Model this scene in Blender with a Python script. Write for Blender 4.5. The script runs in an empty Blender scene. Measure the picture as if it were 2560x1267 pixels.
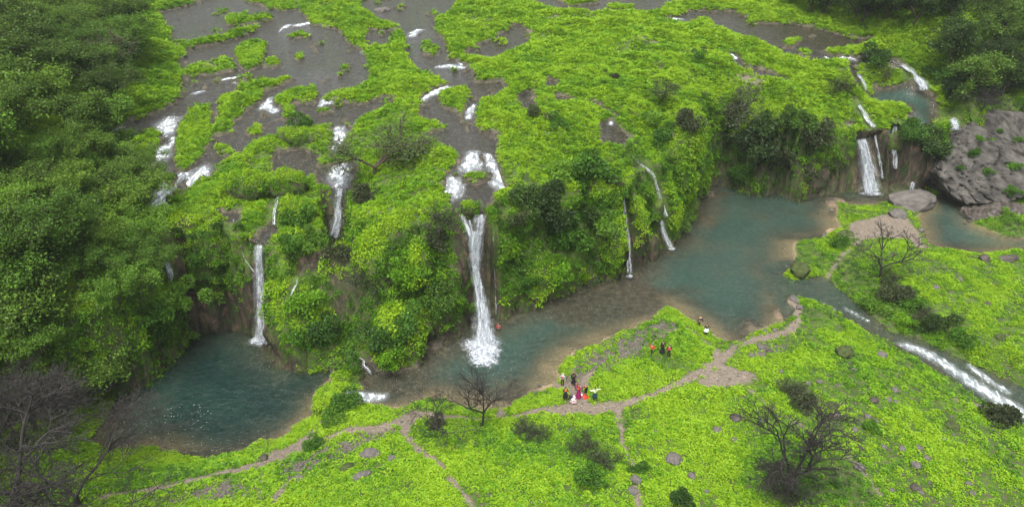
import bpy, math, random
import numpy as np
from mathutils import Vector, Matrix
from mathutils.bvhtree import BVHTree

# ------------------------------------------------------------------ camera, sky, sun, exposure
sc = bpy.context.scene
COL = sc.collection
CAM_H, PITCH, FPX = 50.0, math.radians(30.0), 1828.0
cam_d = bpy.data.cameras.new('camera')
cam_d.sensor_width = 36.0
cam_d.lens = 36.0 * FPX / 2560.0
cam_d.clip_start, cam_d.clip_end = 1.0, 3000.0
cam = bpy.data.objects.new('camera', cam_d)
cam.location = (0, 0, CAM_H)
cam.rotation_euler = (math.pi / 2 - PITCH, 0, 0)
COL.objects.link(cam)
sc.camera = cam

SUN_EL, SUN_AZ = 68.0, 200.0
world = bpy.data.worlds.new('World')
sc.world = world
world.use_nodes = True
wn, wl = world.node_tree.nodes, world.node_tree.links
wn.clear()
w_out = wn.new('ShaderNodeOutputWorld')
w_bg = wn.new('ShaderNodeBackground')
w_sky = wn.new('ShaderNodeTexSky')
w_sky.sky_type = 'NISHITA'
w_sky.sun_disc = False
w_sky.sun_elevation = math.radians(SUN_EL)
w_sky.sun_rotation = math.radians(SUN_AZ)
w_sky.air_density, w_sky.dust_density, w_sky.ozone_density = 1.0, 6.0, 1.0
w_hsv = wn.new('ShaderNodeHueSaturation')
w_hsv.inputs['Saturation'].default_value = 0.35          # an even cloud deck greys the blue of the sky
wl.new(w_sky.outputs[0], w_hsv.inputs['Color'])
wl.new(w_hsv.outputs[0], w_bg.inputs['Color'])
w_bg.inputs['Strength'].default_value = 0.11
wl.new(w_bg.outputs[0], w_out.inputs['Surface'])

sun_d = bpy.data.lights.new('sun', 'SUN')
sun_d.energy = 1.4
sun_d.angle = math.radians(35)
sun_d.color = (1.0, 0.97, 0.92)
sun = bpy.data.objects.new('sun', sun_d)
sun.rotation_euler = (math.radians(90 - SUN_EL), 0, math.radians(180 - SUN_AZ))
sun.location = (0, 0, 120)
COL.objects.link(sun)

vs = sc.view_settings
vs.view_transform = 'Standard'
vs.look = 'None'
vs.exposure = 1.5
vs.gamma = 1.0
vs.use_curve_mapping = False
cy = sc.cycles
cy.max_bounces = 6
cy.diffuse_bounces = 3
cy.glossy_bounces = 2
cy.transmission_bounces = 4
cy.transparent_max_bounces = 16
cy.caustics_reflective = cy.caustics_refractive = False
cy.use_denoising = True

# ------------------------------------------------------------------ small helpers
RNG = np.random.default_rng(7)
SP, CP = math.sin(PITCH), math.cos(PITCH)


def ray(u, v):
    """Direction of the view ray that the traced point (u, v) of the survey photo lies on."""
    a, b = (u - 1280.0) / FPX, -(v - 633.5) / FPX
    return np.array([a, CP + b * SP, -SP + b * CP])


def at(u, v, z):
    d = ray(u, v)
    t = (z - CAM_H) / d[2]
    return np.array([d[0] * t, d[1] * t, z])


def depth_of(p):
    return p[1] * CP + (CAM_H - p[2]) * SP


def tag(o, label=None, cat=None, group=None, kind=None):
    if label: o['label'] = label
    if cat: o['category'] = cat
    if group: o['group'] = group
    if kind: o['kind'] = kind
    return o


def mesh_from(name, verts, faces, mat=None, smooth=False, attrs=None, uvs=None):
    """verts n x 3 array, faces a list of arrays (k x 3 or k x 4)."""
    me = bpy.data.meshes.new(name)
    verts = np.asarray(verts, dtype=np.float32)
    if not isinstance(faces, (list, tuple)) or (len(faces) and np.ndim(faces[0]) == 1):
        faces = [np.asarray(faces)]
    faces = [np.asarray(f, dtype=np.int32) for f in faces if len(f)]
    me.vertices.add(len(verts))
    me.vertices.foreach_set('co', verts.ravel())
    loops = np.concatenate([f.ravel() for f in faces])
    sizes = np.concatenate([np.full(len(f), f.shape[1], dtype=np.int32) for f in faces])
    starts = np.concatenate([[0], np.cumsum(sizes)[:-1]]).astype(np.int32)
    me.loops.add(len(loops))
    me.loops.foreach_set('vertex_index', loops)
    me.polygons.add(len(sizes))
    me.polygons.foreach_set('loop_start', starts)
    me.polygons.foreach_set('loop_total', sizes)
    if smooth:
        me.polygons.foreach_set('use_smooth', np.ones(len(sizes), dtype=bool))
    if uvs is not None:
        uvl = me.uv_layers.new(name='UVMap')
        uvl.data.foreach_set('uv', np.asarray(uvs, dtype=np.float32)[loops].ravel())
    if attrs:
        for k, a in attrs.items():
            at_ = me.attributes.new(k, 'FLOAT', 'POINT')
            at_.data.foreach_set('value', np.asarray(a, dtype=np.float32))
    me.update(calc_edges=True)
    if mat is not None:
        for m in (mat if isinstance(mat, (list, tuple)) else [mat]):
            me.materials.append(m)
    return me


def link(name, me, parent=None, loc=None):
    o = bpy.data.objects.new(name, me)
    COL.objects.link(o)
    if parent is not None: o.parent = parent
    if loc is not None: o.location = loc
    return o


def empty(name, loc=(0, 0, 0), rz=0.0):
    o = bpy.data.objects.new(name, None)
    o.empty_display_size = 0.3
    COL.objects.link(o)
    o.location = loc
    o.rotation_euler = (0, 0, rz)
    return o


def copy_tree(o, parent=None):
    c = o.copy()
    COL.objects.link(c)
    if parent is not None:
        c.parent = parent
    for ch in o.children:
        copy_tree(ch, c)
    return c


def unit(v): return v / (np.linalg.norm(v, axis=-1)[..., None] + 1e-9)


# ---- numpy gradient noise
_perm = np.random.default_rng(11).permutation(256).astype(np.int32)
_perm = np.concatenate([_perm, _perm, _perm])
_g3 = np.random.default_rng(12).normal(size=(256, 3))
_g3 /= np.linalg.norm(_g3, axis=1)[:, None]


def noise3(x, y, z):
    x, y, z = np.broadcast_arrays(np.asarray(x, float), np.asarray(y, float), np.asarray(z, float))
    xi, yi, zi = np.floor(x).astype(int), np.floor(y).astype(int), np.floor(z).astype(int)
    xf, yf, zf = x - xi, y - yi, z - zi
    xi &= 255; yi &= 255; zi &= 255
    u, v, w = (f * f * f * (f * (f * 6 - 15) + 10) for f in (xf, yf, zf))

    def g(i, j, k):
        h = _perm[_perm[_perm[xi + i] + yi + j] + zi + k]
        gr = _g3[h]
        return gr[..., 0] * (xf - i) + gr[..., 1] * (yf - j) + gr[..., 2] * (zf - k)
    x00 = g(0, 0, 0) * (1 - u) + g(1, 0, 0) * u
    x10 = g(0, 1, 0) * (1 - u) + g(1, 1, 0) * u
    x01 = g(0, 0, 1) * (1 - u) + g(1, 0, 1) * u
    x11 = g(0, 1, 1) * (1 - u) + g(1, 1, 1) * u
    return ((x00 * (1 - v) + x10 * v) * (1 - w) + (x01 * (1 - v) + x11 * v) * w) * 1.6


def fbm(x, y, z=0.0, oct=4, gain=0.5):
    s, a, t = 0.0, 1.0, 0.0
    for i in range(oct):
        s = s + a * noise3(x * 2 ** i + 17.3 * i, y * 2 ** i + 5.1 * i, z * 2 ** i + 3.7 * i)
        t += a
        a *= gain
    return s / t


def sstep(a, b, x):
    t = np.clip((x - a) / (b - a), 0, 1)
    return t * t * (3 - 2 * t)


# ---- polygons and smooth height sheets
def sdist(poly, x, y, margin=6.0):
    """Signed distance to a plan polygon, positive inside; -margin where far outside."""
    P = np.asarray(poly)[:, :2]
    out = np.full(x.shape, -margin)
    lo, hi = P.min(0) - margin, P.max(0) + margin
    sel = (x > lo[0]) & (x < hi[0]) & (y > lo[1]) & (y < hi[1])
    if not sel.any():
        return out
    xs, ys = x[sel], y[sel]
    d2 = np.full(xs.shape, 1e18)
    ins = np.zeros(xs.shape, bool)
    for (ax, ay), (bx, by) in zip(P, np.roll(P, -1, 0)):
        ex, ey = bx - ax, by - ay
        wx, wy = xs - ax, ys - ay
        t = np.clip((wx * ex + wy * ey) / (ex * ex + ey * ey + 1e-12), 0, 1)
        d2 = np.minimum(d2, (wx - ex * t) ** 2 + (wy - ey * t) ** 2)
        if ay != by:
            c = ((ay > ys) != (by > ys)) & (xs < (bx - ax) * (ys - ay) / (by - ay) + ax)
            ins ^= c
    d = np.sqrt(d2)
    out[sel] = np.maximum(np.where(ins, d, -d), -margin)
    return out


def ldist(line, x, y, margin=6.0):
    """Distance to a plan polyline with a half width per point: positive inside the strip."""
    P = np.asarray(line)
    out = np.full(x.shape, -margin)
    for a, b in zip(P[:-1], P[1:]):
        lo = np.minimum(a[:2], b[:2]) - margin - max(a[2], b[2])
        hi = np.maximum(a[:2], b[:2]) + margin + max(a[2], b[2])
        sel = (x > lo[0]) & (x < hi[0]) & (y > lo[1]) & (y < hi[1])
        if not sel.any():
            continue
        e = b[:2] - a[:2]
        wx, wy = x[sel] - a[0], y[sel] - a[1]
        t = np.clip((wx * e[0] + wy * e[1]) / (e @ e + 1e-12), 0, 1)
        d = np.hypot(wx - e[0] * t, wy - e[1] * t)
        out[sel] = np.maximum(out[sel], a[2] + (b[2] - a[2]) * t - d)
    return out


class Sheet:
    """A smooth height sheet through surveyed points."""
    def __init__(self, pts, smooth=0.5):
        P = np.asarray(pts, float)
        self.c = P[:, :2]
        self.mu = P[:, 2].mean()
        n = len(P)
        K = self._k(self.c, self.c) + smooth * np.eye(n)
        A = np.zeros((n + 3, n + 3))
        A[:n, :n] = K
        A[:n, n] = 1; A[:n, n + 1:] = self.c / 100.0
        A[n, :n] = 1; A[n + 1:, :n] = self.c.T / 100.0
        b = np.concatenate([P[:, 2] - self.mu, [0, 0, 0]])
        self.w = np.linalg.solve(A, b)

    def _k(self, a, b):
        return -np.sqrt(((a[:, None, :] - b[None, :, :]) ** 2).sum(-1) + 4.0)

    def __call__(self, x, y):
        sh = np.shape(x)
        q = np.stack([np.ravel(x), np.ravel(y)], 1).astype(float)
        out = np.empty(len(q))
        for i in range(0, len(q), 20000):
            s = q[i:i + 20000]
            out[i:i + 20000] = self._k(s, self.c) @ self.w[:-3] + self.w[-3] + s / 100.0 @ self.w[-2:] + self.mu
        return out.reshape(sh)
# ------------------------------------------------------------------ survey: traced points of the photo with their heights
def trace(pts):
    return np.array([at(*p) for p in pts])


# foot of the cliffs and of the left bank, from left to right (u, v, z)
FOOT = trace([(-260, 1130, 1.2), (60, 1050, 0.6), (200, 1012, 0), (285, 992, -1), (340, 962, -1.1), (390, 940, -1.1), (430, 905, -1.1), (460, 878, -1.1),
              (470, 845, -1.1), (500, 828, -1.1), (560, 826, -1.1), (610, 826, -1.1), (650, 845, -1.1), (666, 862, -1.1), (662, 885, -1.1), (674, 905, -1.1), (700, 917, -1.0),
              (770, 922, -0.8), (840, 915, -0.6), (880, 893, -0.4), (925, 902, -0.2), (948, 938, 0), (1002, 936, 0), (1050, 908, 0), (1064, 868, 0),
              (1130, 852, 0), (1160, 836, 0), (1178, 812, 0), (1215, 800, 0), (1245, 800, 0), (1264, 799, 0), (1330, 773, 0), (1376, 752, 0.1), (1440, 728, 0.2), (1452, 714, 0.2), (1520, 696, 0.3),
              (1550, 690, .35), (1578, 690, .35), (1606, 660, .35), (1650, 634, .35), (1684, 616, .35), (1694, 585, .35), (1714, 542, .35), (1744, 508, .35),
              (1757, 480, .35), (1772, 463, .35), (1830, 468, .35), (1888, 492, .35), (1930, 484, .35), (2000, 504, .35), (2046, 492, .35), (2090, 486, .35),
              (2140, 478, .35), (2205, 484, .35), (2250, 486, .4), (2310, 478, .4), (2350, 466, .5), (2400, 456, .5), (2480, 446, .5), (2560, 440, .6), (2760, 440, .8)])
LOWER = np.vstack([FOOT[:, :2], [(200, 60), (400, -200), (-400, -200), (-200, 30)]])
# lip of the cliffs, the same way round
LIP = trace([(-320, 1010, 6.0), (-60, 930, 6.5), (110, 880, 7), (240, 812, 8), (340, 730, 9), (385, 640, 10), (400, 575, 11.2), (430, 556, 11.8), (470, 556, 12.0),
             (530, 560, 11.9), (585, 585, 11.2), (620, 606, 10.7), (645, 611, 10.5), (668, 606, 10.5), (740, 590, 10.2), (800, 588, 9.8), (812, 530, 11),
             (824, 488, 11.9), (868, 480, 12.0), (892, 515, 12.1), (914, 556, 12.1), (960, 560, 12.3), (1040, 552, 12.8), (1105, 552, 13.2), (1134, 538, 14.0),
             (1158, 537, 14.3), (1204, 537, 14.3), (1222, 508, 14), (1245, 498, 13.9), (1300, 490, 13.3), (1400, 480, 12.6), (1480, 470, 12.4), (1540, 476, 11.8),
             (1562, 480, 11.2), (1600, 452, 11.6), (1632, 425, 11.7), (1664, 382, 12.4), (1692, 330, 14.4), (1722, 290, 15.4), (1740, 262, 15.6), (1768, 247, 15.0),
             (1830, 252, 14.1), (1900, 272, 13.3), (1980, 302, 12.5), (2060, 330, 10.8), (2110, 335, 10.0), (2150, 328, 9.9), (2200, 322, 10), (2240, 312, 10.4),
             (2300, 322, 10.0), (2345, 330, 9.4), (2372, 300, 10.0), (2430, 268, 11.2), (2520, 258, 11.8), (2640, 255, 12.5), (2800, 240, 14)])
UPPER = np.vstack([LIP[:, :2], [(260, 150), (700, 900), (-700, 900), (-300, 60)]])
UP_PTS = np.vstack([LIP, trace([
    (420, 480, 12.6), (420, 400, 13.6), (420, 310, 14.9), (300, 340, 15.5), (640, 290, 15.4), (700, 240, 16.1), (560, 200, 16.9), (760, 180, 17.4), (480, 110, 18.2),
    (640, 40, 19.2), (600, 0, 19.6), (850, 130, 18.2), (900, 40, 19.4), (1100, 20, 20), (1300, 0, 20.4), (850, 345, 14.5), (700, 480, 11.9), (850, 420, 12.9),
    (1000, 440, 14), (1000, 350, 15.2), (1200, 490, 14.6), (1195, 440, 15.2), (1195, 395, 16.4), (1190, 350, 16.7), (1100, 280, 17.0), (1090, 225, 17.8), (1140, 170, 18.5),
    (1050, 100, 19.2), (1250, 120, 18.9), (1220, 230, 17.8), (1300, 400, 15.0), (1400, 300, 16.6), (1530, 340, 15.4), (1620, 250, 17), (1500, 150, 18.4), (1600, 80, 19.4),
    (1700, 180, 17.6), (1700, 10, 20.2), (1850, 180, 17), (1950, 230, 15.6), (1850, 60, 19.2), (2000, 100, 18), (2150, 100, 17.4), (2100, 135, 16.8), (2080, 210, 15),
    (2150, 195, 15), (2165, 236, 12.5), (2250, 252, 12.3), (2300, 265, 12.3), (2350, 285, 12.3), (2190, 224, 12.3), (2285, 228, 12.3), (2335, 245, 12.4), (2275, 272, 12.2), (2265, 170, 15.6), (2300, 190, 15.4), (2400, 200, 16), (2480, 200, 20),
    (2560, 120, 25), (2400, 60, 22), (2250, 20, 21), (1950, 0, 20.6), (2560, 0, 30), (2700, 100, 32), (100, 500, 16), (200, 400, 16.6), (0, 400, 20), (100, 250, 20),
    (300, 150, 18.6), (50, 100, 22.5), (200, 40, 21.5), (350, 30, 19.6), (-200, 300, 25), (-200, 700, 17), (50, 700, 13), (200, 650, 12.6)]),
    [(-140, 190, 36), (140, 190, 40), (0, 230, 23), (-60, 230, 24), (70, 230, 26), (-250, 300, 70), (260, 300, 75), (0, 600, 60)]])
UP = Sheet(UP_PTS, 0.15)
LO = Sheet(np.vstack([trace([
    (300, 1250, 1.2), (600, 1250, 1.3), (1000, 1250, 2), (1500, 1250, 2.2), (2000, 1250, 2.3), (2500, 1250, 1.5), (700, 1110, -0.7), (350, 1125, -0.8), (850, 1040, -0.3),
    (1030, 1030, .4), (1200, 1060, .8), (1450, 1010, .7), (1600, 960, .9), (1650, 870, 1.0), (1790, 900, .9), (1900, 840, .8), (1760, 830, .6), (2000, 900, 1.5),
    (2200, 1000, 1.7), (2500, 1100, 1.0), (2100, 745, .6), (2200, 650, 2.0), (2300, 720, 2.0), (2450, 750, 1.5), (2150, 560, .9), (2250, 560, 1.1), (2000, 620, .8),
    (-100, 1200, 1.5), (60, 1100, .7), (2560, 880, .5), (2300, 900, .3), (2560, 1010, -.6), (500, 900, -1), (1200, 900, 0), (1800, 650, 0.2), (900, 1000, -.3)]),
    [(-120, 20, 4), (0, 10, 4), (100, 30, 2), (120, 70, 3), (0, -150, 6), (200, 0, 6), (-200, 0, 8)]]), 0.1)
LEVEL = Sheet(trace([(1200, 900, 0), (950, 1000, -.15), (1450, 800, .12), (1700, 600, .35), (2000, 550, .35), (1900, 800, .35), (2050, 720, .3), (2150, 790, .05), (2250, 840, -.2),
                     (2400, 930, -.8), (2560, 985, -1.5), (2200, 500, .36), (1900, 480, .35)]), 0.02)

# pools of the valley floor
LEFT_POOL = trace([(u, v, -1.1) for u, v in [(215, 1105), (270, 1030), (285, 985), (330, 940), (380, 915), (420, 880), (450, 850), (465, 815), (620, 805), (690, 850), (680, 880), (720, 905), (800, 905), (850, 905), (868, 930),
             (842, 960), (832, 980), (806, 992), (796, 1020), (778, 1048), (742, 1072), (702, 1106), (655, 1104), (620, 1122), (560, 1140), (500, 1150), (430, 1132), (380, 1116), (310, 1126), (250, 1120)]])
RIVER = trace([(u, v, 0.1) for u, v in [(838, 985), (858, 972), (905, 965), (885, 940), (880, 905), (912, 890), (960, 925), (1000, 920), (1050, 890), (1060, 850), (1130, 835), (1180, 800), (1245, 785), (1330, 755),
         (1376, 735), (1436, 712), (1450, 700), (1520, 680), (1550, 672), (1575, 672), (1606, 644), (1650, 618), (1690, 600), (1690, 572), (1730, 530), (1760, 460), (1776, 448), (1830, 452),
         (1888, 474), (1930, 468), (2000, 486), (2046, 476), (2090, 470), (2205, 470), (2262, 482), (2330, 482), (2310, 525), (2215, 512), (2170, 522), (2100, 512), (2094, 545), (2104, 572), (2062, 598), (1986, 612), (1992, 640),
         (1985, 668), (1955, 690), (1975, 700), (2065, 692), (2105, 728), (2155, 766), (2230, 826), (2292, 832), (2345, 858), (2420, 884), (2640, 960), (2640, 1085), (2560, 1032), (2400, 944), (2300, 888),
         (2250, 864), (2150, 818), (2080, 772), (2030, 755), (1970, 745), (1972, 760), (1990, 778), (1980, 800), (1940, 822), (1900, 832), (1850, 856), (1790, 852), (1748, 818), (1700, 790), (1665, 772),
         (1640, 800), (1560, 830), (1500, 860), (1440, 880), (1400, 920), (1402, 945), (1380, 965), (1335, 978), (1292, 1002), (1262, 1022), (1200, 1022), (1130, 1002), (1072, 992), (1040, 1002), (1010, 1016), (960, 1013), (900, 1006), (858, 990)]])
EAST_POOL = trace([(u, v, .4) for u, v in [(2300, 565), (2290, 540), (2345, 480), (2400, 500), (2440, 560), (2500, 585), (2600, 600), (2700, 640), (2540, 628), (2450, 636), (2350, 622), (2312, 612)]])

RIFFLE = trace([(u, v, .15) for u, v in [(1350, 772), (1400, 738), (1460, 716), (1560, 692), (1640, 732), (1668, 765), (1630, 786), (1550, 800), (1470, 812), (1400, 805)]])
SHALLOW = trace([(u, v, 0) for u, v in [(900, 950), (960, 945), (1050, 910), (1070, 930), (1060, 985), (1000, 1005), (960, 1010), (900, 1000)]])

# footpaths (u, v, half width in metres)
PATHS = [[(250, 1248, .5), (400, 1216, .5), (480, 1192, .5), (560, 1166, .5), (640, 1146, .8), (700, 1108, 1.0), (760, 1072, 1.0)],
         [(640, 1160, .5), (700, 1130, .6), (780, 1085, .4), (870, 1062, .7), (950, 1062, .9), (1000, 1045, 1.0), (1032, 1026, 1.3), (1100, 1036, .6), (1200, 1042, .4), (1300, 1030, .6), (1400, 1022, 1.1), (1500, 1022, 1.2),
          (1560, 1010, .9), (1640, 988, .6), (1700, 962, .7), (1760, 935, 1.0), (1798, 902, 1.1), (1790, 872, .5), (1762, 846, .3)],
         [(1032, 1030, .9), (1008, 1080, .45), (1050, 1132, .4), (1100, 1172, .4), (1140, 1230, .4), (1180, 1290, .4)],
         [(1800, 905, .8), (1838, 862, .6), (1900, 842, 1.1), (1975, 826, .9), (2000, 790, .6), (1982, 745, .8)],
         [(1800, 920, .8), (1870, 945, .6), (1890, 960, .2)], [(1868, 985, .16), (1960, 1062, .16), (2100, 1150, .14), (2150, 1202, .2), (2210, 1290, .2)],
         [(1545, 1030, .5), (1556, 1120, .25), (1582, 1190, .35), (1590, 1290, .35)], [(2020, 720, .6), (2062, 694, .35), (2090, 662, .3), (2132, 622, .3), (2160, 600, .4)],
         [(1450, 1005, 1.4), (1440, 960, 1.3), (1400, 950, .8)], [(1450, 960, .8), (1480, 930, .6)], [(650, 1150, .3), (655, 1200, .2), (650, 1250, .25)], [(720, 1200, .3), (690, 1260, .5)],
         [(1240, 1035, .5), (1255, 1010, .5)], [(1775, 860, .3), (1752, 838, .3), (1720, 815, .3)], [(1640, 850, .3), (1690, 820, .3)], [(2380, 990, .2), (2460, 1005, .3)]]
PATHS = [np.array([(*at(u, v, 0.8)[:2], w * .75) for u, v, w in L]) for L in PATHS]
BARE = [trace([(u, v, .9) for u, v in P]) for P in [
    [(2108, 592), (2128, 552), (2180, 545), (2240, 528), (2272, 548), (2302, 582), (2322, 628), (2296, 640), (2262, 610), (2200, 602), (2152, 606)],
    [(1935, 705), (1960, 700), (1980, 735), (1990, 770), (1955, 745)],
    [(650, 1105), (745, 1072), (800, 1018), (780, 1075), (720, 1120), (680, 1130)],
    [(1740, 960), (1790, 925), (1850, 930), (1890, 960), (1830, 975), (1760, 975)]]]
RUBBLE = [trace([(u, v, .9) for u, v in P]) for P in [
    [(1395, 950), (1440, 882), (1560, 822), (1660, 786), (1705, 806), (1650, 845), (1595, 890), (1510, 930), (1440, 948)],
    [(470, 1222), (520, 1200), (600, 1190), (632, 1200), (624, 1240), (560, 1262), (480, 1252)],
    [(690, 1150), (800, 1098), (900, 1075), (1000, 1050), (965, 1092), (830, 1135), (760, 1185), (715, 1205)],
    [(1868, 885), (1920, 860), (1962, 868), (1932, 896), (1880, 905)], [(395, 1255), (440, 1240), (480, 1262), (420, 1275)]]]


# stands of darker herbs in the meadow
DEEP = [trace([(u, v, 1.2) for u, v in P]) for P in [
    [(1020, 1060), (1100, 1075), (1220, 1060), (1330, 1075), (1480, 1110), (1560, 1170), (1540, 1220), (1420, 1190), (1300, 1170), (1180, 1110), (1080, 1100)],
    [(260, 1140), (420, 1130), (520, 1150), (640, 1120), (600, 1160), (440, 1200), (300, 1220)], [(1870, 1120), (1960, 1090), (2030, 1150), (2040, 1267), (1860, 1267), (1850, 1180)],
    [(2080, 700), (2110, 650), (2200, 680), (2280, 760), (2380, 830), (2360, 870), (2240, 800), (2120, 760)], [(1920, 980), (1990, 970), (2030, 1010), (1990, 1020)]]]


def up_xy(pts):
    """Traced points of the upper valley, found on its smooth sheet."""
    d = np.array([ray(u, v) for u, v in pts])
    z = np.full(len(d), 16.0)
    for _ in range(40):
        t = (z - CAM_H) / d[:, 2]
        z = 0.6 * z + 0.4 * np.clip(UP(d[:, 0] * t, d[:, 1] * t), 8, 30)
    t = (z - CAM_H) / d[:, 2]
    return np.stack([d[:, 0] * t, d[:, 1] * t], 1)


BARE_UP = [up_xy(P) for P in [[(1565, 104), (1600, 102), (1650, 114), (1640, 122), (1590, 120)], [(1810, 192), (1870, 186), (1920, 205), (1900, 222), (1840, 212)], [(1318, 70), (1338, 70), (1340, 84), (1322, 86)],
                              [(470, 150), (545, 146), (560, 168), (500, 182), (470, 172)], [(1380, 45), (1420, 50), (1400, 60), (1370, 55)], [(1690, 135), (1740, 132), (1750, 142), (1700, 146)]]]
# flowing water of the upper valley, and the green islands in it
UP_WATER = [up_xy(P) for P in [
    [(400, 30), (470, 15), (560, -25), (725, -25), (745, 25), (775, 62), (838, 72), (850, 86), (872, 110), (905, 130), (920, 165), (915, 205), (880, 222), (838, 228), (812, 242), (790, 262), (742, 262), (700, 292), (640, 320),
     (590, 345), (540, 395), (520, 425), (500, 442), (470, 470), (430, 500), (405, 545), (372, 560), (352, 540), (390, 470), (402, 440), (380, 425), (396, 385), (384, 345), (310, 372), (258, 350), (265, 330), (330, 302),
     (388, 288), (435, 262), (458, 245), (460, 205), (472, 190), (452, 160), (472, 130), (432, 110), (416, 60)],
    [(690, 335), (640, 350), (600, 382), (545, 402), (520, 440), (500, 430), (522, 388), (580, 345), (640, 318), (700, 298), (740, 258), (832, 252), (902, 262), (962, 243), (988, 250), (960, 266), (905, 291), (880, 314),
     (860, 345), (835, 345), (832, 305), (760, 320)],
    [(900, -20), (1150, -20), (1125, 30), (1085, 50), (1092, 62), (1050, 72), (1000, 68), (950, 52), (905, 20)],
    [(1000, 62), (1082, 68), (1102, 100), (1122, 140), (1162, 165), (1182, 185), (1182, 206), (1140, 216), (1108, 200), (1040, 166), (1020, 130), (1014, 95)],
    [(1056, 246), (1085, 224), (1122, 212), (1186, 198), (1152, 218), (1092, 240), (1092, 265), (1132, 280), (1162, 320), (1172, 330), (1242, 335), (1238, 372), (1230, 390), (1168, 390), (1090, 346), (1058, 340), (1130, 320), (1088, 300), (1058, 292)],
    [(1172, 210), (1250, 203), (1264, 220), (1222, 248), (1184, 242)], [(1174, 246), (1196, 252), (1186, 276), (1180, 300), (1202, 332), (1174, 332), (1164, 290)],
    [(1155, 142), (1190, 114), (1242, 97), (1270, 75), (1286, 56), (1306, 65), (1330, 90), (1306, 118), (1270, 130), (1222, 150)],
    [(1262, -20), (1320, 5), (1400, 26), (1480, 35), (1562, 30), (1642, 32), (1662, 10), (1722, 5), (1772, -20)],
    [(1640, 50), (1702, 40), (1722, 28), (1832, 28), (1872, 45), (1862, 60), (1990, 60), (2052, 74), (2184, 95), (2152, 113), (2082, 121), (2032, 131), (1980, 136), (1954, 126), (1902, 111), (1850, 91), (1800, 72), (1740, 62)],
    [(1955, 125), (2035, 128), (2100, 140), (2180, 135), (2190, 148), (2120, 156), (2050, 152), (1965, 140)],
    [(2168, 242), (2190, 218), (2290, 222), (2332, 240), (2346, 270), (2362, 296), (2330, 294), (2280, 274), (2230, 254)],
    [(1150, 405), (1166, 385), (1232, 385), (1250, 442), (1264, 468), (1226, 478), (1214, 530), (1150, 534), (1128, 502), (1140, 480), (1116, 478), (1118, 440)],
    [(1508, 310), (1530, 303), (1562, 330), (1576, 346), (1550, 362), (1508, 352)], [(790, 420), (880, 405), (895, 425), (872, 470), (858, 492), (838, 492), (832, 470), (800, 455)],
    [(690, 385), (760, 372), (790, 390), (780, 440), (730, 442), (690, 420)], [(555, 530), (595, 532), (592, 552), (556, 552)], [(665, 180), (700, 172), (760, 185), (700, 200)],
    [(1300, 240), (1325, 225), (1335, 262), (1318, 272)], [(1375, 198), (1392, 205), (1385, 222), (1372, 215)], [(1390, 238), (1425, 240), (1440, 252), (1400, 256)], [(930, 75), (985, 78), (965, 115), (930, 122), (915, 95)],
    [(1825, 125), (1845, 140), (1860, 165), (1905, 175), (1970, 200), (1962, 206), (1890, 182), (1840, 160)],
    [(2092, 318), (2128, 312), (2168, 332), (2160, 346), (2120, 340)],
    [(684, 560), (694, 566), (668, 606), (638, 610), (640, 600)], [(690, 430), (722, 430), (712, 484), (690, 486)], [(2176, 132), (2204, 140), (2262, 166), (2246, 174)],
    [(2112, 146), (2128, 150), (2150, 196), (2132, 200)], [(836, 340), (858, 340), (852, 380), (830, 385)], [(1545, 296), (1470, 255), (1478, 250), (1540, 292)]]]
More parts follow.
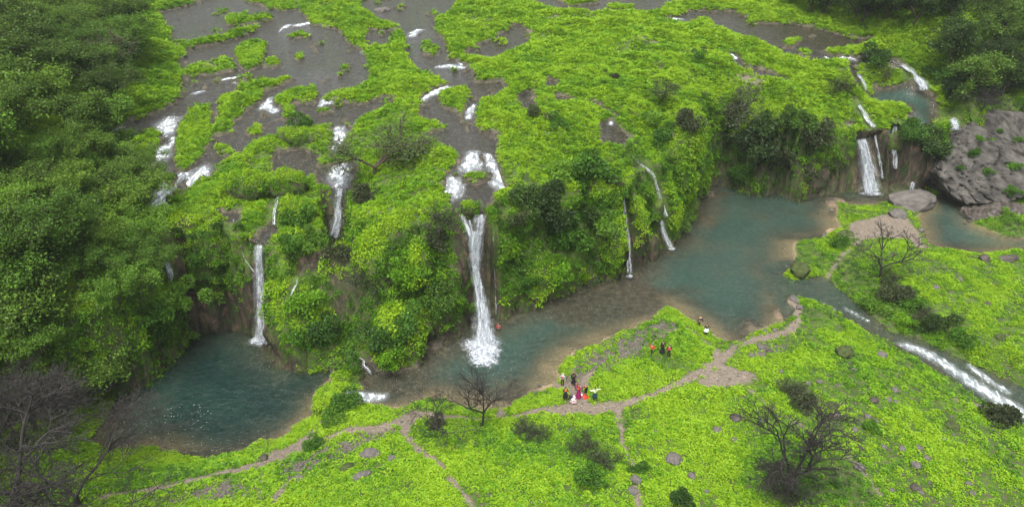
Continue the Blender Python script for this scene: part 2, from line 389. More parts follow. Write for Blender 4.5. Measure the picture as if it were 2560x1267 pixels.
UP_GREEN = [up_xy(P) for P in [
    [(560, 50), (572, 32), (620, 42), (672, 36), (692, 50), (650, 58), (592, 62), (565, 65)], [(610, 2), (660, 18), (700, 28), (745, 24), (738, 4), (690, -4), (640, -10)],
    [(436, 115), (500, 101), (560, 88), (640, 63), (652, 70), (600, 96), (520, 113), (452, 126)], [(405, 70), (430, 62), (440, 90), (428, 112), (400, 112)],
    [(588, 120), (640, 98), (670, 108), (666, 140), (650, 165), (620, 183), (600, 170), (580, 140)], [(474, 160), (530, 150), (592, 150), (592, 176), (540, 186), (478, 191), (455, 190)],
    [(660, 150), (700, 145), (710, 160), (682, 172), (655, 170)], [(310, 210), (450, 206), (456, 226), (410, 240), (456, 245), (402, 270), (350, 291), (318, 275)],
    [(580, 221), (640, 205), (722, 189), (744, 198), (690, 221), (640, 236), (588, 236)], [(544, 250), (590, 232), (664, 222), (667, 250), (620, 276), (602, 300), (545, 301), (540, 275)],
    [(462, 280), (490, 261), (532, 261), (538, 280), (535, 310), (560, 300), (592, 310), (592, 336), (540, 341), (535, 352), (500, 402), (470, 432), (435, 426), (428, 380), (438, 330)],
    [(314, 356), (370, 315), (406, 330), (412, 360), (386, 376), (330, 371)], [(646, 275), (668, 274), (673, 290), (654, 294)],
    [(684, 240), (740, 219), (790, 214), (802, 235), (796, 260), (770, 263), (734, 256), (742, 290), (720, 306), (698, 300), (705, 270), (680, 260)],
    [(752, 288), (775, 284), (786, 300), (770, 313), (750, 312)], [(608, 326), (650, 307), (666, 315), (655, 341), (624, 343)], [(400, 440), (436, 428), (450, 445), (440, 470), (415, 470)], [(452, 452), (468, 440), (474, 462), (466, 484), (450, 480)],
    [(1048, 112), (1075, 100), (1106, 125), (1096, 141), (1058, 139)], [(1350, -20), (1480, -20), (1500, 8), (1422, 16)], [(1508, 12), (1592, 15), (1586, 28), (1522, 24)],
    [(1716, 55), (1760, 45), (1786, 60), (1780, 73), (1730, 68)], [(1948, 108), (1990, 94), (2008, 100), (1985, 121), (1960, 123)], [(2022, 88), (2040, 86), (2044, 92), (2026, 93)],
    [(1990, 128), (2020, 122), (2036, 140), (2010, 148)], [(2060, 130), (2096, 124), (2104, 138), (2080, 144)], [(1154, 436), (1200, 424), (1232, 430), (1228, 452), (1190, 463), (1156, 456)],
    [(1192, 388), (1206, 382), (1212, 400), (1200, 405)], [(998, 5), (1018, 8), (1012, 25), (996, 27)], [(740, 82), (760, 78), (765, 88), (748, 92)], [(770, 112), (790, 112), (800, 130), (785, 132)],
    [(730, 140), (752, 130), (762, 145), (740, 155)], [(500, 212), (520, 212), (525, 222), (505, 224)], [(862, 300), (880, 305), (884, 325), (862, 322)], [(790, 275), (830, 268), (840, 280), (800, 288)]]]
RAPIDS = [[(428, 298, 22), (416, 314, 34), (414, 330, 26)], [(432, 344, 10), (439, 360, 14)], [(412, 366, 22), (400, 384, 32), (396, 394, 20)], [(512, 416, 14), (504, 432, 30), (490, 448, 38), (480, 462, 24)],
          [(472, 430, 14), (446, 440, 20), (428, 456, 22), (412, 474, 30), (408, 490, 30)], [(448, 492, 24), (424, 494, 30), (400, 508, 34), (386, 524, 24)], [(484, 484, 14), (468, 502, 18)], [(540, 437, 8), (528, 446, 8)],
          [(460, 532, 10), (474, 548, 14)], [(846, 322, 18), (845, 334, 28), (848, 346, 26)], [(676, 244, 8), (668, 258, 16), (664, 268, 24)], [(664, 264, 14), (684, 276, 16)], [(858, 228, 14), (836, 238, 30), (826, 252, 16)],
          [(808, 248, 8), (804, 262, 12)], [(892, 304, 8), (898, 312, 8)], [(836, 366, 8), (830, 374, 12)], [(604, 190, 6), (580, 194, 10), (556, 199, 6)], [(596, 202, 8), (588, 206, 6)], [(505, 227, 8), (486, 233, 8)],
          [(300, 316, 6), (270, 330, 10)], [(768, 58, 14), (748, 62, 18), (738, 64, 10)], [(722, 62, 10), (712, 68, 12)], [(1048, 74, 12), (1036, 80, 14), (1030, 90, 12)], [(1100, 166, 14), (1128, 164, 18), (1156, 168, 14)],
          [(1148, 146, 8), (1154, 160, 8)], [(1118, 218, 14), (1092, 228, 20), (1070, 238, 18), (1056, 250, 10)], [(1184, 262, 8), (1174, 278, 14), (1170, 294, 10)], [(1234, 284, 6), (1234, 294, 12)], [(1338, 288, 5), (1338, 297, 6)],
          [(905, 128, 5), (918, 136, 5)], [(1650, 48, 14), (1675, 48, 18), (1700, 47, 12)], [(1832, 136, 8), (1838, 144, 10)], [(1960, 142, 10), (1975, 147, 10)], [(1998, 146, 8), (2022, 150, 8)], [(2066, 143, 8), (2078, 149, 10)],
          [(2110, 142, 8), (2104, 150, 10)], [(2120, 144, 8), (2136, 147, 8)], [(2158, 132, 6), (2172, 139, 8)], [(2080, 172, 6), (2094, 180, 8)], [(1920, 157, 8), (1940, 153, 6)], [(1966, 190, 6), (1970, 198, 8)],
          [(2066, 196, 6), (2070, 216, 10)], [(1182, 386, 26), (1180, 400, 32), (1176, 414, 34)], [(1218, 388, 16), (1228, 406, 20), (1240, 428, 22)], [(1258, 432, 18), (1252, 446, 26), (1248, 460, 30)],
          [(1128, 444, 20), (1134, 462, 34), (1130, 482, 36)], [(1530, 300, 5), (1526, 310, 8)], [(1470, 262, 4), (1484, 274, 5)], [(866, 976, 20), (890, 988, 30), (920, 993, 34), (958, 992, 22)], [(2110, 772, 5), (2140, 788, 7), (2168, 802, 6)],
          [(2262, 858, 20), (2300, 868, 30), (2350, 890, 26), (2400, 918, 30), (2450, 946, 36), (2510, 976, 44), (2580, 1012, 44)], [(2430, 900, 16), (2480, 930, 18), (2530, 955, 18)], [(2330, 298, 8), (2352, 304, 12), (2376, 308, 10)],
          [(2060, 765, 6), (2090, 782, 8)], [(700, 78, 4), (706, 70, 4)], [(846, 414, 24), (848, 440, 40), (850, 460, 24)], [(2124, 318, 14), (2140, 330, 20)]]
LOW = [R for R in RAPIDS if (R[0][1] > 600)]


def in_plan(R, k=.70):
    if R[0][1] > 600: P = np.array([at(u, v, 0 if u > 1500 else -.1)[:2] for u, v, w in R])
    else: P = up_xy([(u, v) for u, v, w in R])
    return np.array([(*p, k * w * (p[1] * CP + 32 * SP) / FPX) for p, (u, v, w) in zip(P, R)])


UP_WHITE = [in_plan(R) for R in RAPIDS if R[0][1] <= 600]
LOW_WHITE = [in_plan(R, .55) for R in LOW]
FALL_LINES = [[(1186, 534, 60, 70.6), (1186, 560, 50, 70.3), (1187, 620, 36, 70.0), (1191, 690, 30, 69.4), (1200, 740, 34, 68.7), (1208, 790, 50, 67.7), (1211, 830, 66, 66.9), (1210, 872, 84, 65.6)],
              [(648, 606, 22, 70.9), (646, 640, 22, 70.2), (650, 700, 26, 69.6), (654, 760, 28, 69.0), (656, 815, 30, 68.4), (655, 852, 40, 67.9)],
              [(1557, 486, 9, 84.2), (1562, 540, 12, 83.2), (1568, 600, 18, 82.0), (1572, 650, 20, 81.2), (1573, 688, 16, 80.6)],
              [(1646, 556, 10, 86.6), (1658, 585, 12, 85.9), (1670, 605, 14, 85.3), (1678, 622, 16, 84.6)],
              [(2150, 345, 34, 107.6), (2152, 352, 34, 107.2), (2160, 385, 38, 106.6), (2166, 420, 46, 106.0), (2170, 455, 54, 105.3), (2173, 484, 62, 104.6)],
              [(2236, 312, 20, 109.5), (2230, 345, 22, 108.6), (2234, 385, 24, 107.8), (2236, 425, 20, 107.0)], [(2186, 335, 8, 108.2), (2192, 370, 10, 107.4), (2200, 410, 12, 106.6), (2206, 450, 10, 106.0)],
              [(852, 466, 18, 80.9), (848, 490, 18, 80.3), (845, 520, 24, 79.8), (846, 550, 30, 79.3), (838, 578, 34, 78.8), (830, 594, 26, 78.4)]]
# bare rock faces of the cliffs (traced outline, then nearest and farthest distance y of the face)
ROCKY = [([(432, 560), (470, 545), (470, 690), (520, 730), (590, 715), (620, 680), (640, 640), (662, 700), (676, 862), (470, 862), (452, 760), (438, 660)], 60, 78),
         ([(735, 650), (815, 612), (842, 590), (840, 640), (800, 672), (745, 690)], 66, 84), ([(660, 855), (700, 830), (700, 885), (760, 905), (760, 930), (665, 930)], 50, 70),
         ([(1050, 835), (1100, 810), (1155, 795), (1180, 840), (1130, 870), (1060, 880)], 55, 72), ([(1128, 560), (1165, 545), (1182, 640), (1192, 840), (1165, 840), (1152, 700)], 60, 74),
         ([(1200, 545), (1218, 545), (1240, 660), (1256, 760), (1330, 745), (1375, 735), (1375, 765), (1260, 812), (1235, 800), (1218, 700)], 60, 82),
         ([(1765, 400), (1812, 385), (1826, 440), (1780, 445)], 95, 114), ([(1970, 400), (2040, 380), (2118, 385), (2140, 490), (2060, 492), (2000, 470), (1975, 440)], 95, 114), ([(1840, 400), (1960, 395), (1960, 425), (1850, 430)], 95, 114),
         ([(2100, 315), (2140, 300), (2300, 330), (2360, 400), (2340, 490), (2130, 492), (2118, 400)], 98, 116), ([(1556, 560), (1600, 585), (1660, 575), (1672, 640), (1600, 672), (1575, 690), (1560, 690)], 76, 94),
         ([(470, 505), (560, 480), (600, 470), (602, 520), (540, 530), (480, 540)], 70, 84)]
# ------------------------------------------------------------------ materials
def new_mat(name):
    m = bpy.data.materials.new(name)
    m.use_nodes = True
    nt = m.node_tree
    nt.nodes.clear()
    out = nt.nodes.new('ShaderNodeOutputMaterial')
    return m, nt, out


class NB:
    """Terse node builder."""
    def __init__(s, nt): s.nt = nt

    def n(s, t, ins=None, **props):
        nd = s.nt.nodes.new(t)
        for k, v in props.items(): setattr(nd, k, v)
        for k, v in (ins or {}).items():
            if isinstance(v, bpy.types.NodeSocket): s.nt.links.new(v, nd.inputs[k])
            else: nd.inputs[k].default_value = v
        return nd

    def noise(s, vec, scale, detail=4, rough=0.55, dist=0.0):
        ins = {'Scale': scale, 'Detail': detail, 'Roughness': rough, 'Distortion': dist}
        if vec is not None: ins['Vector'] = vec
        return s.n('ShaderNodeTexNoise', ins).outputs[0]

    def ramp(s, fac, stops):
        nd = s.n('ShaderNodeValToRGB', {'Fac': fac})
        e = nd.color_ramp.elements
        while len(e) < len(stops): e.new(0.5)
        for i, (p, c) in enumerate(stops):
            e[i].position = p
            e[i].color = (*c, 1) if len(c) == 3 else c
        return nd.outputs[0]

    def mr(s, v, a, b, c=0.0, d=1.0, smooth=False):
        return s.n('ShaderNodeMapRange', {'Value': v, 'From Min': a, 'From Max': b, 'To Min': c, 'To Max': d}, interpolation_type='SMOOTHSTEP' if smooth else 'LINEAR').outputs[0]

    def math(s, op, a, b=0.0, c=0.0):
        nd = s.n('ShaderNodeMath', operation=op)
        for i, v in enumerate((a, b, c)):
            if isinstance(v, bpy.types.NodeSocket): s.nt.links.new(v, nd.inputs[i])
            else: nd.inputs[i].default_value = v
        return nd.outputs[0]

    def mix(s, f, a, b):
        nd = s.n('ShaderNodeMix', data_type='RGBA')
        for k, v in ((0, f), (6, a), (7, b)):
            if isinstance(v, bpy.types.NodeSocket): s.nt.links.new(v, nd.inputs[k])
            else: nd.inputs[k].default_value = v if isinstance(v, float) else (*v, 1)
        return nd.outputs[2]

    def attr(s, name, kind='GEOMETRY'):
        return s.n('ShaderNodeAttribute', attribute_name=name, attribute_type=kind).outputs['Fac']

    def pos(s): return s.n('ShaderNodeNewGeometry').outputs['Position']

    def bump(s, h, strength=0.5, dist=0.1):
        return s.n('ShaderNodeBump', {'Height': h, 'Strength': strength, 'Distance': dist}).outputs[0]


def mat_ground():
    m, nt, out = new_mat('earth_rock_and_moss')
    b = NB(nt)
    P = b.pos()
    n1, n2, n3 = b.noise(P, 0.6, 5), b.noise(P, 3.0, 6), b.noise(P, 14.0, 4)
    moss = b.ramp(n1, [(0.3, (.026, .050, .008)), (0.5, (.050, .105, .008)), (0.7, (.090, .165, .010))])
    soil = b.ramp(n2, [(0.3, (.035, .030, .020)), (0.65, (.085, .075, .045))])
    base = b.mix(b.mr(n2, .48, .62), moss, soil)
    gravel = b.ramp(b.noise(P, 7.0, 6, .75), [(0.32, (.030, .026, .020)), (0.5, (.095, .082, .066)), (0.68, (.24, .21, .18))])
    base = b.mix(b.attr('rubble'), base, gravel)
    path = b.ramp(b.noise(P, 5.0, 6, .7), [(0.3, (.11, .085, .06)), (0.5, (.165, .136, .104)), (0.72, (.27, .232, .188))])
    stretch = b.n('ShaderNodeMapping', {'Vector': P, 'Scale': (1, 1, .35)}).outputs[0]
    rk = b.noise(stretch, 1.1, 8, .65, .6)
    rock = b.ramp(rk, [(0.25, (.014, .012, .009)), (0.48, (.036, .030, .021)), (0.60, (.085, .062, .042)), (0.74, (.21, .125, .075))])
    rock = b.mix(b.mr(b.noise(P, .9, 5), .5, .62, 0, .8), rock, (.03, .055, .012))
    sand = b.ramp(n2, [(0.3, (.20, .145, .085)), (0.7, (.34, .255, .165))])
    bed = b.ramp(b.noise(P, 1.4, 8, .7), [(0.34, (.026, .023, .017)), (0.5, (.062, .054, .040)), (0.68, (.14, .115, .082))])
    bed = b.mix(b.attr('sand'), bed, sand)
    c = b.mix(b.attr('rock'), base, rock)
    c = b.mix(b.attr('bed'), c, bed)
    c = b.mix(b.attr('path'), c, path)
    h = b.math('ADD', b.math('MULTIPLY', rk, 1.5), b.math('ADD', b.math('MULTIPLY', n2, .5), b.math('MULTIPLY', n3, .2)))
    bs = b.n('ShaderNodeBsdfPrincipled', {'Base Color': c, 'Roughness': .85, 'Normal': b.bump(h, .9, .35)})
    bs.inputs['Specular IOR Level'].default_value = 0.25
    nt.links.new(bs.outputs[0], out.inputs[0])
    return m


def mat_leaf(name, stops, trans=0.3, src='inst', rnd=0.12, gloss=.012):
    """Leaves: colour by the plant (its tint, with painted shade on the relief), a little by the leaf."""
    m, nt, out = new_mat(name)
    b = NB(nt)
    if src == 'inst':
        t = b.attr('tint', 'INSTANCER')
    else:
        r = b.n('ShaderNodeObjectInfo').outputs['Random']
        t = b.math('ADD', b.math('MULTIPLY', r, .4), b.math('MULTIPLY', b.noise(b.pos(), .35, 3), .6))
    t = b.math('ADD', t, b.math('MULTIPLY', b.math('SUBTRACT', b.attr('leaf'), .5), rnd * 2))
    c = b.ramp(t, stops)
    d = b.n('ShaderNodeBsdfDiffuse', {'Color': c})
    tr = b.n('ShaderNodeBsdfTranslucent', {'Color': b.mix(0.25, c, (.25, .35, .02))})
    mx = b.n('ShaderNodeMixShader', {0: trans})
    nt.links.new(d.outputs[0], mx.inputs[1]); nt.links.new(tr.outputs[0], mx.inputs[2])
    g = b.n('ShaderNodeBsdfGlossy', {'Roughness': .45, 'Color': (.8, .8, .8, 1)})
    m2 = b.n('ShaderNodeMixShader', {0: gloss})
    nt.links.new(mx.outputs[0], m2.inputs[1]); nt.links.new(g.outputs[0], m2.inputs[2])
    nt.links.new(m2.outputs[0], out.inputs[0])
    return m


def mat_plain(name, col, rough=.8, var=.35, scale=3.0, spec=.25, bump=0.0):
    m, nt, out = new_mat(name)
    b = NB(nt)
    co = b.n('ShaderNodeTexCoord').outputs['Object']
    n = b.noise(co, scale, 5, .6)
    c = b.ramp(n, [(0.3, tuple(x * (1 - var) for x in col)), (0.7, tuple(min(1, x * (1 + var)) for x in col))])
    ins = {'Base Color': c, 'Roughness': rough}
    if bump: ins['Normal'] = b.bump(n, bump, .1)
    bs = b.n('ShaderNodeBsdfPrincipled', ins)
    bs.inputs['Specular IOR Level'].default_value = spec
    nt.links.new(bs.outputs[0], out.inputs[0])
    return m


def mat_water(name, murk, k, ripple=1.0, scale=1.0, body=0.0, flow=(1, 1, 1)):
    """Silty water: its own colour takes over with depth; the sky mirrors in the ripples."""
    m, nt, out = new_mat(name)
    b = NB(nt)
    P = b.pos()
    dep = b.attr('depth')
    fac = b.math('SUBTRACT', 1.0, b.math('POWER', 2.718, b.math('MULTIPLY', dep, -k)))
    fac = b.math('MAXIMUM', fac, body)
    W = b.n('ShaderNodeMapping', {'Vector': P, 'Scale': flow}).outputs[0]
    n1 = b.noise(W, 1.6 * scale, 4, .6, .4)
    n2 = b.noise(W, 6.0 * scale, 3, .6, .3)
    cloud = b.math('ADD', b.noise(P, .10, 4, .6), b.math('MULTIPLY', b.math('SUBTRACT', b.noise(W, 1.1, 3), .5), .5))
    col = b.ramp(b.math('ADD', b.math('MULTIPLY', fac, .8), b.math('MULTIPLY', b.math('SUBTRACT', cloud, .30), 1.1)), murk)
    nrm = b.bump(b.math('ADD', n1, b.math('MULTIPLY', n2, .35)), .95 * ripple, .25)
    tr = b.n('ShaderNodeBsdfTransparent', {'Color': (.80, .84, .78, 1)})
    di = b.n('ShaderNodeBsdfDiffuse', {'Color': col, 'Normal': nrm})
    m1 = b.n('ShaderNodeMixShader', {0: fac})
    nt.links.new(tr.outputs[0], m1.inputs[1]); nt.links.new(di.outputs[0], m1.inputs[2])
    gl = b.n('ShaderNodeBsdfGlossy', {'Roughness': .10, 'Normal': nrm, 'Color': (1, 1, 1, 1)})
    fr = b.n('ShaderNodeFresnel', {'IOR': 1.333, 'Normal': nrm}).outputs[0]
    m2 = b.n('ShaderNodeMixShader', {0: b.math('MINIMUM', fr, .6)})
    nt.links.new(m1.outputs[0], m2.inputs[1]); nt.links.new(gl.outputs[0], m2.inputs[2])
    # broken white water where it runs over ledges
    wn_ = b.math('ADD', b.math('MULTIPLY', b.noise(b.n('ShaderNodeMapping', {'Vector': P, 'Scale': (1, .45, 1)}).outputs[0], 2.4, 3, .5, .6), .85), b.math('MULTIPLY', b.noise(P, 5.0, 3, .6), .15))
    wa = b.mr(b.math('ADD', wn_, b.math('MULTIPLY', b.math('SUBTRACT', b.attr('white'), 1.0), .44)), .26, .62, 0, 1, True)
    wa = b.math('MAXIMUM', wa, b.math('MULTIPLY', b.math('POWER', b.attr('white'), 1.5), .52))
    wd = b.n('ShaderNodeBsdfDiffuse', {'Color': b.mix(b.mr(wn_, .40, .70), (.30, .34, .36), (.66, .69, .72))})
    m3 = b.n('ShaderNodeMixShader', {0: wa})
    nt.links.new(m2.outputs[0], m3.inputs[1]); nt.links.new(wd.outputs[0], m3.inputs[2])
    nt.links.new(m3.outputs[0], out.inputs[0])
    return m


def mat_foam(name, su, sv, lo=.35, hi=.6, col=(.72, .75, .78)):
    """Broken white water: streaks along the UV's v (metres), thinning towards the rim attribute 0."""
    m, nt, out = new_mat(name)
    b = NB(nt)
    uv = b.n('ShaderNodeTexCoord').outputs['UV']
    s = b.n('ShaderNodeMapping', {'Vector': uv, 'Scale': (su, sv, 1)}).outputs[0]
    n = b.noise(s, 1.0, 8, .68, .8)
    n2 = b.noise(b.pos(), 3.5, 4, .6)
    v = b.math('ADD', b.math('ADD', b.math('MULTIPLY', n, .7), b.math('MULTIPLY', n2, .3)), b.math('MULTIPLY', b.math('SUBTRACT', b.attr('rim'), 1.0), .75))
    a = b.mr(v, lo, hi, 0, 1, True)
    c = b.mix(b.mr(n, .36, .68), (.17, .21, .25), col)
    d = b.n('ShaderNodeBsdfDiffuse', {'Color': c})
    tl = b.n('ShaderNodeBsdfTranslucent', {'Color': c})
    mw = b.n('ShaderNodeMixShader', {0: .25})
    nt.links.new(d.outputs[0], mw.inputs[1]); nt.links.new(tl.outputs[0], mw.inputs[2])
    tr = b.n('ShaderNodeBsdfTransparent')
    mx = b.n('ShaderNodeMixShader', {0: a})
    nt.links.new(tr.outputs[0], mx.inputs[1]); nt.links.new(mw.outputs[0], mx.inputs[2])
    nt.links.new(mx.outputs[0], out.inputs[0])
    return m


LIME = [(0.0, (.016, .034, .010)), (0.25, (.030, .078, .011)), (0.5, (.062, .165, .010)), (0.75, (.125, .27, .009)), (1.0, (.21, .35, .012))]
TREEC = [(0.15, (.024, .046, .009)), (0.4, (.052, .102, .015)), (0.6, (.088, .170, .020)), (0.85, (.135, .235, .022))]
M = dict(
    ground=mat_ground(),
    cover=mat_leaf('ground_cover_leaf', LIME),
    tree=mat_leaf('tree_leaf', TREEC, src='obj', rnd=.2),
    shrub=mat_leaf('shrub_leaf', [(0.2, (.018, .040, .010)), (0.5, (.042, .115, .012)), (0.8, (.085, .20, .014))], src='obj', rnd=.2),
    dark_shrub=mat_leaf('dark_shrub_leaf', [(0.2, (.024, .032, .015)), (0.5, (.048, .064, .028)), (0.8, (.080, .105, .040))], src='obj', rnd=.2),
    grey_leaf=mat_leaf('feathery_leaf', [(0.2, (.028, .042, .018)), (0.5, (.055, .085, .030)), (0.8, (.085, .130, .040))], src='obj', rnd=.2),
    lime_shrub=mat_leaf('lime_shrub_leaf', [(0.2, (.050, .13, .010)), (0.5, (.10, .24, .010)), (0.8, (.16, .31, .012))], src='obj', rnd=.2),
    bark=mat_plain('bark', (.055, .042, .030), .9, .4, 6),
    twig=mat_plain('dead_twig', (.030, .028, .025), .9, .3, 4),
    boulder=mat_plain('grey_boulder', (.088, .080, .072), .9, .5, 2.5, bump=.6),
    wet_rock=mat_plain('wet_rock', (.05, .042, .034), .5, .5, 2.5, bump=.6),
    left_pool=mat_water('teal_pool_water', [(0.15, (.11, .095, .06)), (0.5, (.036, .058, .040)), (0.8, (.010, .030, .024)), (1.0, (.006, .020, .017))], .75, 1.0),
    river=mat_water('grey_green_river_water', [(0.15, (.11, .09, .06)), (0.45, (.066, .080, .056)), (0.7, (.038, .075, .058)), (1.0, (.026, .062, .050))], .85, 1.0),
    upper_dark=mat_water('dark_pond_water', [(0.2, (.030, .024, .016)), (0.5, (.036, .030, .022)), (0.8, (.030, .034, .028))], 1.0, 1.0, .8, .15),
    upper=mat_water('shallow_grey_water', [(0.2, (.038, .033, .030)), (0.5, (.056, .052, .052)), (0.8, (.062, .063, .068))], 1.2, 1.0, .8, .25),
    fall=mat_foam('falling_water', 3.4, .60, .32, .66),
    thin_fall=mat_foam('thin_falling_water', 5.0, .45, .36, .68),
    veil=mat_foam('spray_veil', 2.0, .5, .20, 1.15),
    foam=mat_foam('foam', 2.4, 2.4, -.02, .50),
    rapid=mat_foam('rapid_water', 3.0, .7, .44, .62),
)
# ------------------------------------------------------------------ the land
def band_t(x, y):
    wx = x + 0.9 * noise3(x * .22, y * .22, 3.1) + .35 * noise3(x * .8, y * .8, 9.1)
    wy = y + 0.9 * noise3(x * .22, y * .22, 7.7)+ .35 * noise3(x * .8, y * .8, 5.1)
    dL, dU = sdist(LOWER, wx, wy, 40.0), sdist(UPPER, wx, wy, 40.0)
    t = np.maximum(0, -dL) / (np.maximum(0, -dL) + np.maximum(0, -dU) + 1e-6)
    t = np.where(dU >= 0, 1.0, np.where(dL >= 0, 0.0, t))
    both = (dU >= 0) & (dL >= 0)
    return np.where(both, (dU > dL) * 1.0, t), dL, dU


def river_mask(x, y):
    wob = .45 * fbm(x * .45, y * .45, 1.5, 3)
    w = np.full(x.shape, -6.0)
    for P in UP_WATER: w = np.maximum(w, sdist(P, x, y))
    g = np.full(x.shape, -6.0)
    for P in UP_GREEN: g = np.maximum(g, sdist(P, x, y))
    tuft = (.36 - fbm(x * .24, y * .24, 51.0, 3) - .25 * noise3(x * .9, y * .9, 3.0)) * 6.0
    return np.minimum(np.minimum(w, -g) + wob + .05, np.where(x < 6, tuft, 9.0))


UP_POOL = (11, 11)


def terrain(x, y):
    A = {}
    t, dL, dU = band_t(x, y)
    lo = LO(x, y) + .12 * fbm(x * .5, y * .5, 2.2, 3)
    bed_lo = np.zeros(x.shape)
    sand = np.zeros(x.shape)
    for P, lev, slope, dmax in ((LEFT_POOL, -1.1, .30, 3.0), (RIVER, None, .16, 1.3), (EAST_POOL, .4, .25, 1.8)):
        sd = sdist(P, x, y) + .3 * noise3(x * .6, y * .6, 4.4)
        lv = LEVEL(x, y) if lev is None else lev
        ins = sd > -2.5
        shore = np.clip(-sd / 2.5, 0, 1)
        lo = np.where(ins & (sd <= 0), lv + .10 + (np.maximum(lo, lv + .10) - lv - .10) * shore, lo)
        riffle = .45 * sstep(.1, .5, fbm(x * .16, y * .16, 8.0, 3)) if lev is None else 0
        if lev is None:
            rf = np.maximum(sdist(RIFFLE, x, y), sdist(SHALLOW, x, y) - .3)
            shal = sstep(-1.5, 1.0, rf + .5 * noise3(x * .5, y * .5, 14.))
            strm = sstep(0, 4, x - 30) * sstep(-2, 2, 84 - y)
        else:
            shal, strm = 0 * x, 0 * x
        dp = np.minimum(sd * slope * 1.4 + .02, dmax) - np.minimum(sd, 1) * riffle
        dp = dp * (1 - shal) + shal * (.30 + .22 * fbm(x * 1.1, y * 1.1, 3., 3)) * np.minimum(sd, 1)
        dp = np.where(strm > .5, np.minimum(sd * 1.2, .75), dp)
        lo = np.where(sd > 0, lv + .10 - dp, lo)
        bed_lo = np.maximum(bed_lo, sstep(-.02, .35, sd))
        sand = np.maximum(sand, sstep(-.6, .2, sd) * (1 - sstep(1.5, 5.0, sd)) * (1 - shal) * (1 - strm))
    ub = UP(x, y)
    dee = np.maximum(sdist(UP_WATER[UP_POOL[0]], x, y), sdist(UP_WATER[UP_POOL[1]], x, y))
    ub0 = ub
    ub = np.where(ub > 34, 34 + 12 * np.tanh((ub - 34) / 12), ub)
    rv = river_mask(x, y)
    m = sstep(-.45, .35, rv)
    hum = .10 + (.15 + .85 * np.clip(-rv / 3.0, 0, 1)) * (1.5 * np.abs(noise3(x * .16, y * .16, 6.0)) + .7 * np.abs(noise3(x * .42, y * .42, 2.0)) + .25 * fbm(x * .9, y * .9, 5., 2))
    up = ub + (1 - m) * hum - (.38 + 1.3 * sstep(0, 2.2, dee)) * m + .10 * fbm(x * .8, y * .8, 1.0, 3) * m
    p = 1 - (1 - t) ** 1.9
    z = lo + (up - lo) * p
    bw = 4 * t * (1 - t)
    z = z + bw * .9 * fbm(x * .3, y * .3, 12.0, 4)
    path = np.full(x.shape, -6.0)
    wob = .3 * fbm(x * .8, y * .8, 31.0, 3)
    for L in PATHS: path = np.maximum(path, ldist(L, x, y, 3.0))
    for P in BARE: path = np.maximum(path, sdist(P, x, y, 3.0))
    path = sstep(-.25, .25, path + wob) * (t < .05) * (1 - bed_lo)
    bu = np.full(x.shape, -3.0)
    for P in BARE_UP: bu = np.maximum(bu, sdist(P, x, y, 3.0))
    path = np.maximum(path, .7 * sstep(-1.0, 1.2, bu + 2.2 * fbm(x * .5, y * .5, 17., 3)) * (t > .97))
    rub = np.full(x.shape, -3.0)
    for P in RUBBLE: rub = np.maximum(rub, sdist(P, x, y, 3.0))
    A.update(t=t, bed=np.where(t > .9, sstep(-.85, -.15, rv), bed_lo * (t < .03)), sand=sand * (t < .03) * sstep(1.0, 4.5, dL) * sstep(-.1, .35, fbm(x * .13, y * .13, 44., 3) + .25), path=path, river=m, band=bw,
             rubble=sstep(-.8, .8, rub + wob * 2) * (1 - bed_lo), dL=dL, dU=dU)
    return z, A


ys = [34.0]
while ys[-1] < 176: ys.append(ys[-1] + .0031 * ys[-1] + .075)
while ys[-1] < 330: ys.append(ys[-1] + .6 + (ys[-1] - 176) * .12)
near = [34.0]
while near[-1] > -60: near.append(near[-1] - .5 - (34 - near[-1]) * .25)
ys = np.array(near[:0:-1] + ys)
ss = np.linspace(-1, 1, 601)
ext = [1.0]
while ext[-1] < 2.0: ext.append(ext[-1] + .01 + (ext[-1] - 1) * .22)
ss = np.concatenate([-np.array(ext[:0:-1]), ss, np.array(ext[1:])])
hw = .74 * (.866 * np.maximum(ys, 30) + 20) + 5
GX, GY = ss[None, :] * hw[:, None], np.repeat(ys[:, None], len(ss), 1)
NR, NC = GX.shape
GZ, GA = terrain(GX.ravel(), GY.ravel())
V = np.stack([GX.ravel(), GY.ravel(), GZ], 1)


def grid_normals(V):
    G = V.reshape(NR, NC, 3)
    du = np.gradient(G, axis=1)
    dv = np.gradient(G, axis=0)
    n = np.cross(du, dv)
    n /= np.linalg.norm(n, axis=2)[..., None] + 1e-9
    return n.reshape(-1, 3)


N = grid_normals(V)
